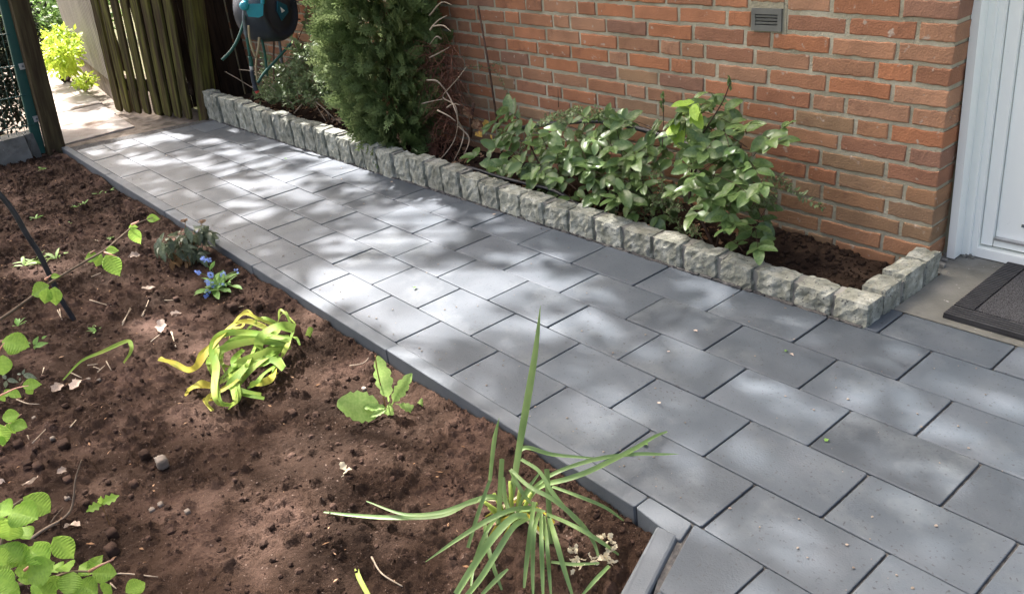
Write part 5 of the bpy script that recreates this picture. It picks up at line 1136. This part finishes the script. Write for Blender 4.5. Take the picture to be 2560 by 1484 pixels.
b.tube(catmull([vplane(*ls(*p), sb_, .0) for p in ((210, 935), (400, 800), (560, 710), (640, 620), (665, 500), (680, 350), (735, 175))], 4), [.0045, .0015], 6); b.tube(catmull([vplane(*ls(*p), sb_) for p in ((460, 740), (500, 680), (570, 600))], 3), [.002, .001], 5)
tag(b.build('bare_shoot', MT['twig'], None, True), 'bare brown shoot rising from the soil between hazel leaves', 'twig')
# fine litter: chips and bits too small to count
b = MB()
for i in range(480):
    x = rnd(-3.6, 1.5); y = -.07-rnd(0, 1.45)
    if vnoise(np.array([x]), np.array([y]), .4, 61)[0] < -.02 and y > -.5: continue
    if (x-1.583)*kn.x+(y+.0565)*kn.y > -.02: continue
    P = Vector((x, y, SZ(x, y)+.003)); a = rnd(0, 6.28); stamp(b, SLn, P, Vector((math.cos(a), math.sin(a), rnd(-.2, .3))), Vector((0, 0, 1))+rdir()*.5, rnd(.006, .020))
tag(b.build('soil_litter', MT['dryleaf'], None, False, kind='stuff'), 'fine dry plant litter strewn over the soil bed', 'litter')
b = MB()
for i in range(420):
    x = rnd(-3.3, 2.2); y = rnd(.03, .88) if i < 260 else .02+abs(random.gauss(0, .05)); v, f = random.choice(protos); s_ = rnd(.0008, .0034); b.add([(x+p[0]*s_, y+p[1]*s_, .0018+p[2]*s_*.6) for p in v], f)
tag(b.build('path_grit', MT['stone'], None, False, kind='stuff'), 'tiny specks of grit scattered over the paved path', 'grit')
for i in range(16):
    x = rnd(-2.6, 2.1); y = rnd(.05, .86); a = rnd(0, 6.28)
    o = inst('leaf_scrap', leafmesh('dry%d' % (i % 4), MT['palelitter' if i % 3 else 'forget']), None, frame_m((x, y, .0035), Vector((math.cos(a), math.sin(a), .05)), Vector((0, 0, 1)), rnd(.008, .018))); tag(o, 'tiny leaf scrap lying on the grey slabs', 'leaf', 'leaf scraps on the path')
# dry leaves in the planting bed
YL = 'dry yellow leaf lying in the planting bed near the iron peg'
for x, y, s_, m in ((250, 880, .055, 'dryleaf'), (290, 900, .06, 'dryleaf'), (340, 990, .055, 'yellowleaf'), (385, 1040, .05, 'yellowleaf'), (300, 1040, .05, 'dryleaf'), (270, 1010, .05, 'yellowleaf'), (210, 890, .05, 'dryleaf')):
    P = onY(*d3(x, y), 1.2); o = inst('yellow_leaf', leafmesh('dry%d' % random.randrange(4), MT[m]), None, frame_m(P, rdir(), toward_cam(P)+rdir()*.5, s_)); tag(o, YL, 'leaf', 'dry leaves by the iron peg')
bl = MB()
for i in range(420):
    x = rnd(-3.2, .9); y = rnd(1.0, 1.33); P = Vector((x, y, BZf(x, y)+.006)); stamp(bl, LM['dry%d' % (i % 4)], P, Vector((rnd(-1, 1), rnd(-1, 1), rnd(-.2, .4))), Vector((0, 0, 1))+rdir()*.6, rnd(.015, .04))
tag(bl.build('bed_litter', MT['dryleaf'], None, True, kind='stuff'), 'brown leaf litter covering the planting bed', 'litter')
# rubble at the door foot
for x, y, r in ((1730, 630, .010), (1700, 600, .007), (1760, 590, .006), (1930, 555, .006), (1900, 560, .005), (1960, 570, .004), (2040, 570, .004)):
    P = G(*d8(x, y), 0); v, f = rough_block(P+Vector((0, 0, r*.5)), (r*1.3, r, r*.7), r*.1, int(x), (3, 3, 3), .4); b = MB(); b.add(v, f); tag(b.build('rubble', MT['concrete'], None), 'small chip of grey rubble at the foot of the door frame', 'rubble', 'rubble by the door')
# ---------------------------------------------------------------- background greenery
def bush(name, label, blobs, m, ls_, tm, n, trunk=None, cat='shrub', shape=None, kind=None):
    root = empty(name, trunk or blobs[0][0], label, cat); lb = MB()
    tot = sum(b_[1][0]*b_[1][1]*b_[1][2] for b_ in blobs)
    for c, r in blobs:
        k = int(n*(r[0]*r[1]*r[2])/tot)
        for i in range(k):
            d = rdir(); q = random.random()**.45; P = Vector(c)+Vector((d.x*r[0], d.y*r[1], d.z*r[2]))*q
            if P.z < -.02: continue
            stamp(lb, shape or SL, P, (d+rdir()*1.2+Vector((0, 0, -.2))).normalized(), (d*.6+Vector((0, 0, .8))+rdir()*.6), ls_*rnd(.6, 1.3))
    lb.build('foliage', m, root, False, kind='stuff'); tb = MB()
    for c, r in blobs:
        t0 = Vector(trunk or c); t0.z = -.05; tb.tube(catmull([t0, t0.lerp(Vector(c), .5)+rdir()*.05, Vector(c)], 3), [.02, .006], 5)
    tb.build('stem', MT['darktwig'], root, True, kind='stuff'); return root
def sp(px, py, off): return onP(*dl(px, py), SHED_A+sn*off, sn)
MT_ = Vector
bush('yellow_shrub', 'sunlit yellow green bush at the corner of the shed', [(sp(430, 400, .25), (.18, .16, .10)), (sp(530, 350, .2), (.17, .16, .12)), (sp(440, 510, .3), (.18, .15, .09)), (sp(560, 590, .25), (.17, .12, .07)), (sp(550, 470, .25), (.18, .15, .11))], MT['yellowshrub'], .06, None, 1500, trunk=sp(540, 600, .2))
bush('yellow_weed', 'small yellow green bush at the near end of the shed plinth', [(sp(735, 700, .12), (.11, .08, .06)), (sp(690, 720, .15), (.08, .07, .05)), (sp(775, 690, .1), (.07, .06, .05))], MT['yellowshrub'], .045, None, 300, trunk=sp(740, 760, .1))
far = []
for px, py, X, r in ((300, 60, -10.5, .7), (420, 120, -10.0, .65), (500, 200, -9.6, .55), (330, 230, -9.8, .5), (450, 30, -11.5, .9), (550, 60, -11.2, .8), (250, -60, -12, 1.0), (400, 290, -9.3, .35)): far.append((onX(*dl(px, py), X), (r, r, r*.8)))
bush('garden_bushes', 'leafy green bushes far behind the shed and gate', far, MT['farleaf'], .10, None, 9000, trunk=(-10.5, 1.4, 0))
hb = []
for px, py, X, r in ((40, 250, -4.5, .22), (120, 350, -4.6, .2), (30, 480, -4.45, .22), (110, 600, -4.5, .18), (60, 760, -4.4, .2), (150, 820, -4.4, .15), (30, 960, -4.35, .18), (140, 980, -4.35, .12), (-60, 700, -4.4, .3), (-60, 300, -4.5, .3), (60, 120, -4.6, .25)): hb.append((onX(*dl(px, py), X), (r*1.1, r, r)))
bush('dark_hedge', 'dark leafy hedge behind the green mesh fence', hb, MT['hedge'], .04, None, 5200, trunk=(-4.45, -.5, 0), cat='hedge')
# ---------------------------------------------------------------- the tree whose crown dapples the path
BRIGHT = [  # sunlit patches: 2520-view pixels and radii
 (330, 345, 60, 14), (430, 335, 55, 11), (350, 395, 60, 14), (250, 375, 40, 10), (530, 350, 50, 10), (600, 375, 50, 12), (650, 398, 40, 10), (470, 395, 60, 12), (560, 412, 50, 12), (450, 440, 40, 8), (610, 455, 60, 14), (690, 440, 60, 22), (720, 470, 60, 20), (830, 420, 40, 8), (600, 500, 60, 12), (640, 520, 50, 12),
 (770, 505, 60, 12), (830, 590, 60, 14), (1010, 530, 110, 26), (930, 555, 80, 20), (1090, 560, 60, 14), (870, 600, 60, 16), (960, 600, 90, 18), (1040, 585, 70, 14), (760, 570, 40, 10), (860, 660, 90, 24), (960, 640, 60, 14), (930, 700, 120, 34), (1080, 690, 90, 34), (800, 720, 110, 22), (880, 740, 110, 24), (1000, 770, 100, 36), (1150, 770, 90, 34), (1230, 700, 90, 30), (1330, 680, 60, 20), (1250, 640, 60, 18), (1290, 620, 50, 12), (1380, 700, 90, 26), (1450, 750, 60, 18), (1290, 800, 70, 36), (1200, 830, 60, 24), (1060, 830, 80, 24), (1150, 660, 60, 16),
 (1360, 720, 60, 20), (1430, 800, 50, 18), (1430, 1000, 80, 26), (1500, 1040, 70, 22), (1620, 850, 80, 24), (1700, 910, 70, 18), (1890, 1300, 60, 40), (1950, 1350, 70, 40), (2400, 1010, 90, 20), (2500, 1290, 40, 40), (1600, 1180, 60, 24), (1570, 1110, 40, 12), (1780, 720, 90, 22), (1700, 690, 60, 14), (1960, 920, 70, 14), (2200, 960, 90, 16), (1150, 500, 30, 6), (900, 470, 40, 8), (1280, 560, 30, 5),
 # soil
 (150, 610, 90, 22), (60, 640, 60, 20), (330, 560, 60, 16), (420, 580, 60, 18), (250, 660, 60, 12), (320, 840, 60, 14), (420, 780, 70, 18), (380, 730, 50, 14), (620, 780, 120, 22), (560, 850, 130, 50), (680, 830, 80, 40), (520, 940, 90, 30), (620, 900, 90, 40), (850, 880, 80, 28), (960, 950, 90, 44), (900, 1000, 90, 40), (780, 960, 70, 34), (830, 1040, 110, 30), (700, 1070, 90, 30), (640, 1180, 60, 30), (560, 1230, 50, 30), (700, 1260, 70, 24), (1010, 1010, 60, 26), (930, 1240, 70, 24), (850, 1290, 70, 24), (640, 1330, 60, 24), (1050, 1110, 60, 14), (730, 1400, 60, 26), (260, 1000, 50, 14), (300, 1130, 40, 12), (820, 740, 40, 12), (560, 700, 50, 10), (60, 540, 40, 8), (470, 640, 40, 10), (1060, 1310, 50, 24), (1150, 1330, 40, 20), (1280, 1180, 60, 40), (500, 1140, 50, 12), (1400, 1240, 40, 18),
 (900, 930, 120, 60), (620, 860, 150, 66), (830, 1060, 130, 42), (700, 1180, 100, 44), (430, 800, 110, 26), (180, 620, 110, 26),
 # far path and bed plants
 (210, 220, 90, 40), (170, 285, 60, 14), (250, 310, 40, 6)]
EL = []
for x, y, rx, ry in BRIGHT:
    if y > 520 and x < 380+(y-365)*1.17: rx *= 1.25; ry *= 1.45          # patches on the soil
    c = G(*D(x, y)); e1 = (G(*D(x+rx, y))-c)*1.12; e2 = (G(*D(x, y+ry))-c)*1.2; EL.append((c.x, c.y, e1.x, e1.y, e2.x, e2.y))
EL += [(-.75, 1.05, .42, 0, 0, .25), (-1.3, 1.0, .45, 0, 0, .3), (-1.8, 1.05, .3, 0, 0, .3), (-5.3, .35, 1.1, 0, 0, .5), (.15, 1.1, .12, 0, 0, .10), (.55, 1.0, .1, 0, 0, .1)]
for c_, ra_ in ctr[:4]:
    g_ = c_-SUNV*(c_.z/SUNV.z); EL.append((g_.x-.05, g_.y-.04, ra_*1.2, 0, 0, ra_*.9))
EA = np.array(EL); det = EA[:, 2]*EA[:, 5]-EA[:, 3]*EA[:, 4]
def lit(x, y):
    dx = x-EA[:, 0]; dy = y-EA[:, 1]; u = (dx*EA[:, 5]-dy*EA[:, 4])/det; v = (dy*EA[:, 2]-dx*EA[:, 3])/det; return float(np.min(u*u+v*v))
tr = empty('shade_tree', (-12.5, -4.2, -.1), 'tall broad-leaved tree beyond the shed shading the path', 'tree')
lb = MB(); nodes = []
BIG = small_leaf(.72, .1)
for i in range(27000):
    x = rnd(-5.2, 2.25); y = rnd(-2.4, 1.9); q = lit(x, y)
    if q < .75: continue
    if q < 1.25 and random.random() < .8: continue
    t = rnd(7, 10.5) if i % 5 else rnd(4.2, 6.5); P = Vector((x, y, 0))+SUNV*t; stamp(lb, BIG, P, rdir(), (SUNV+rdir()*.8), rnd(.08, .14) if i % 5 else rnd(.06, .09))
    if i % 230 == 0: nodes.append(P)
for i in range(2500):
    P = Vector((rnd(-15, -6), rnd(-5, 3), rnd(9.5, 12))); stamp(lb, BIG, P, rdir(), rdir(), rnd(.08, .12))
lb.build('crown', MT['crownleaf'], tr, False, kind='stuff')
tb = MB(); top = Vector((-9.0, -.6, 8.0)); tb.tube(catmull([Vector((-12.5, -4.2, -.2)), Vector((-12.0, -3.8, 3.2)), Vector((-10.6, -2.2, 6.0)), top], 5), [.22, .12], 10); tb.build('trunk', MT['darktwig'], tr, True)
lm_ = MB()
for P in nodes:
    a = Vector((-10.9, -2.5, 5.6)).lerp(top, random.random()); lm_.tube(catmull([a, a.lerp(P, .5)+Vector((0, 0, .35)), P], 3), [.022, .004], 4)
lm_.build('limb', MT['darktwig'], tr, True, kind='stuff')
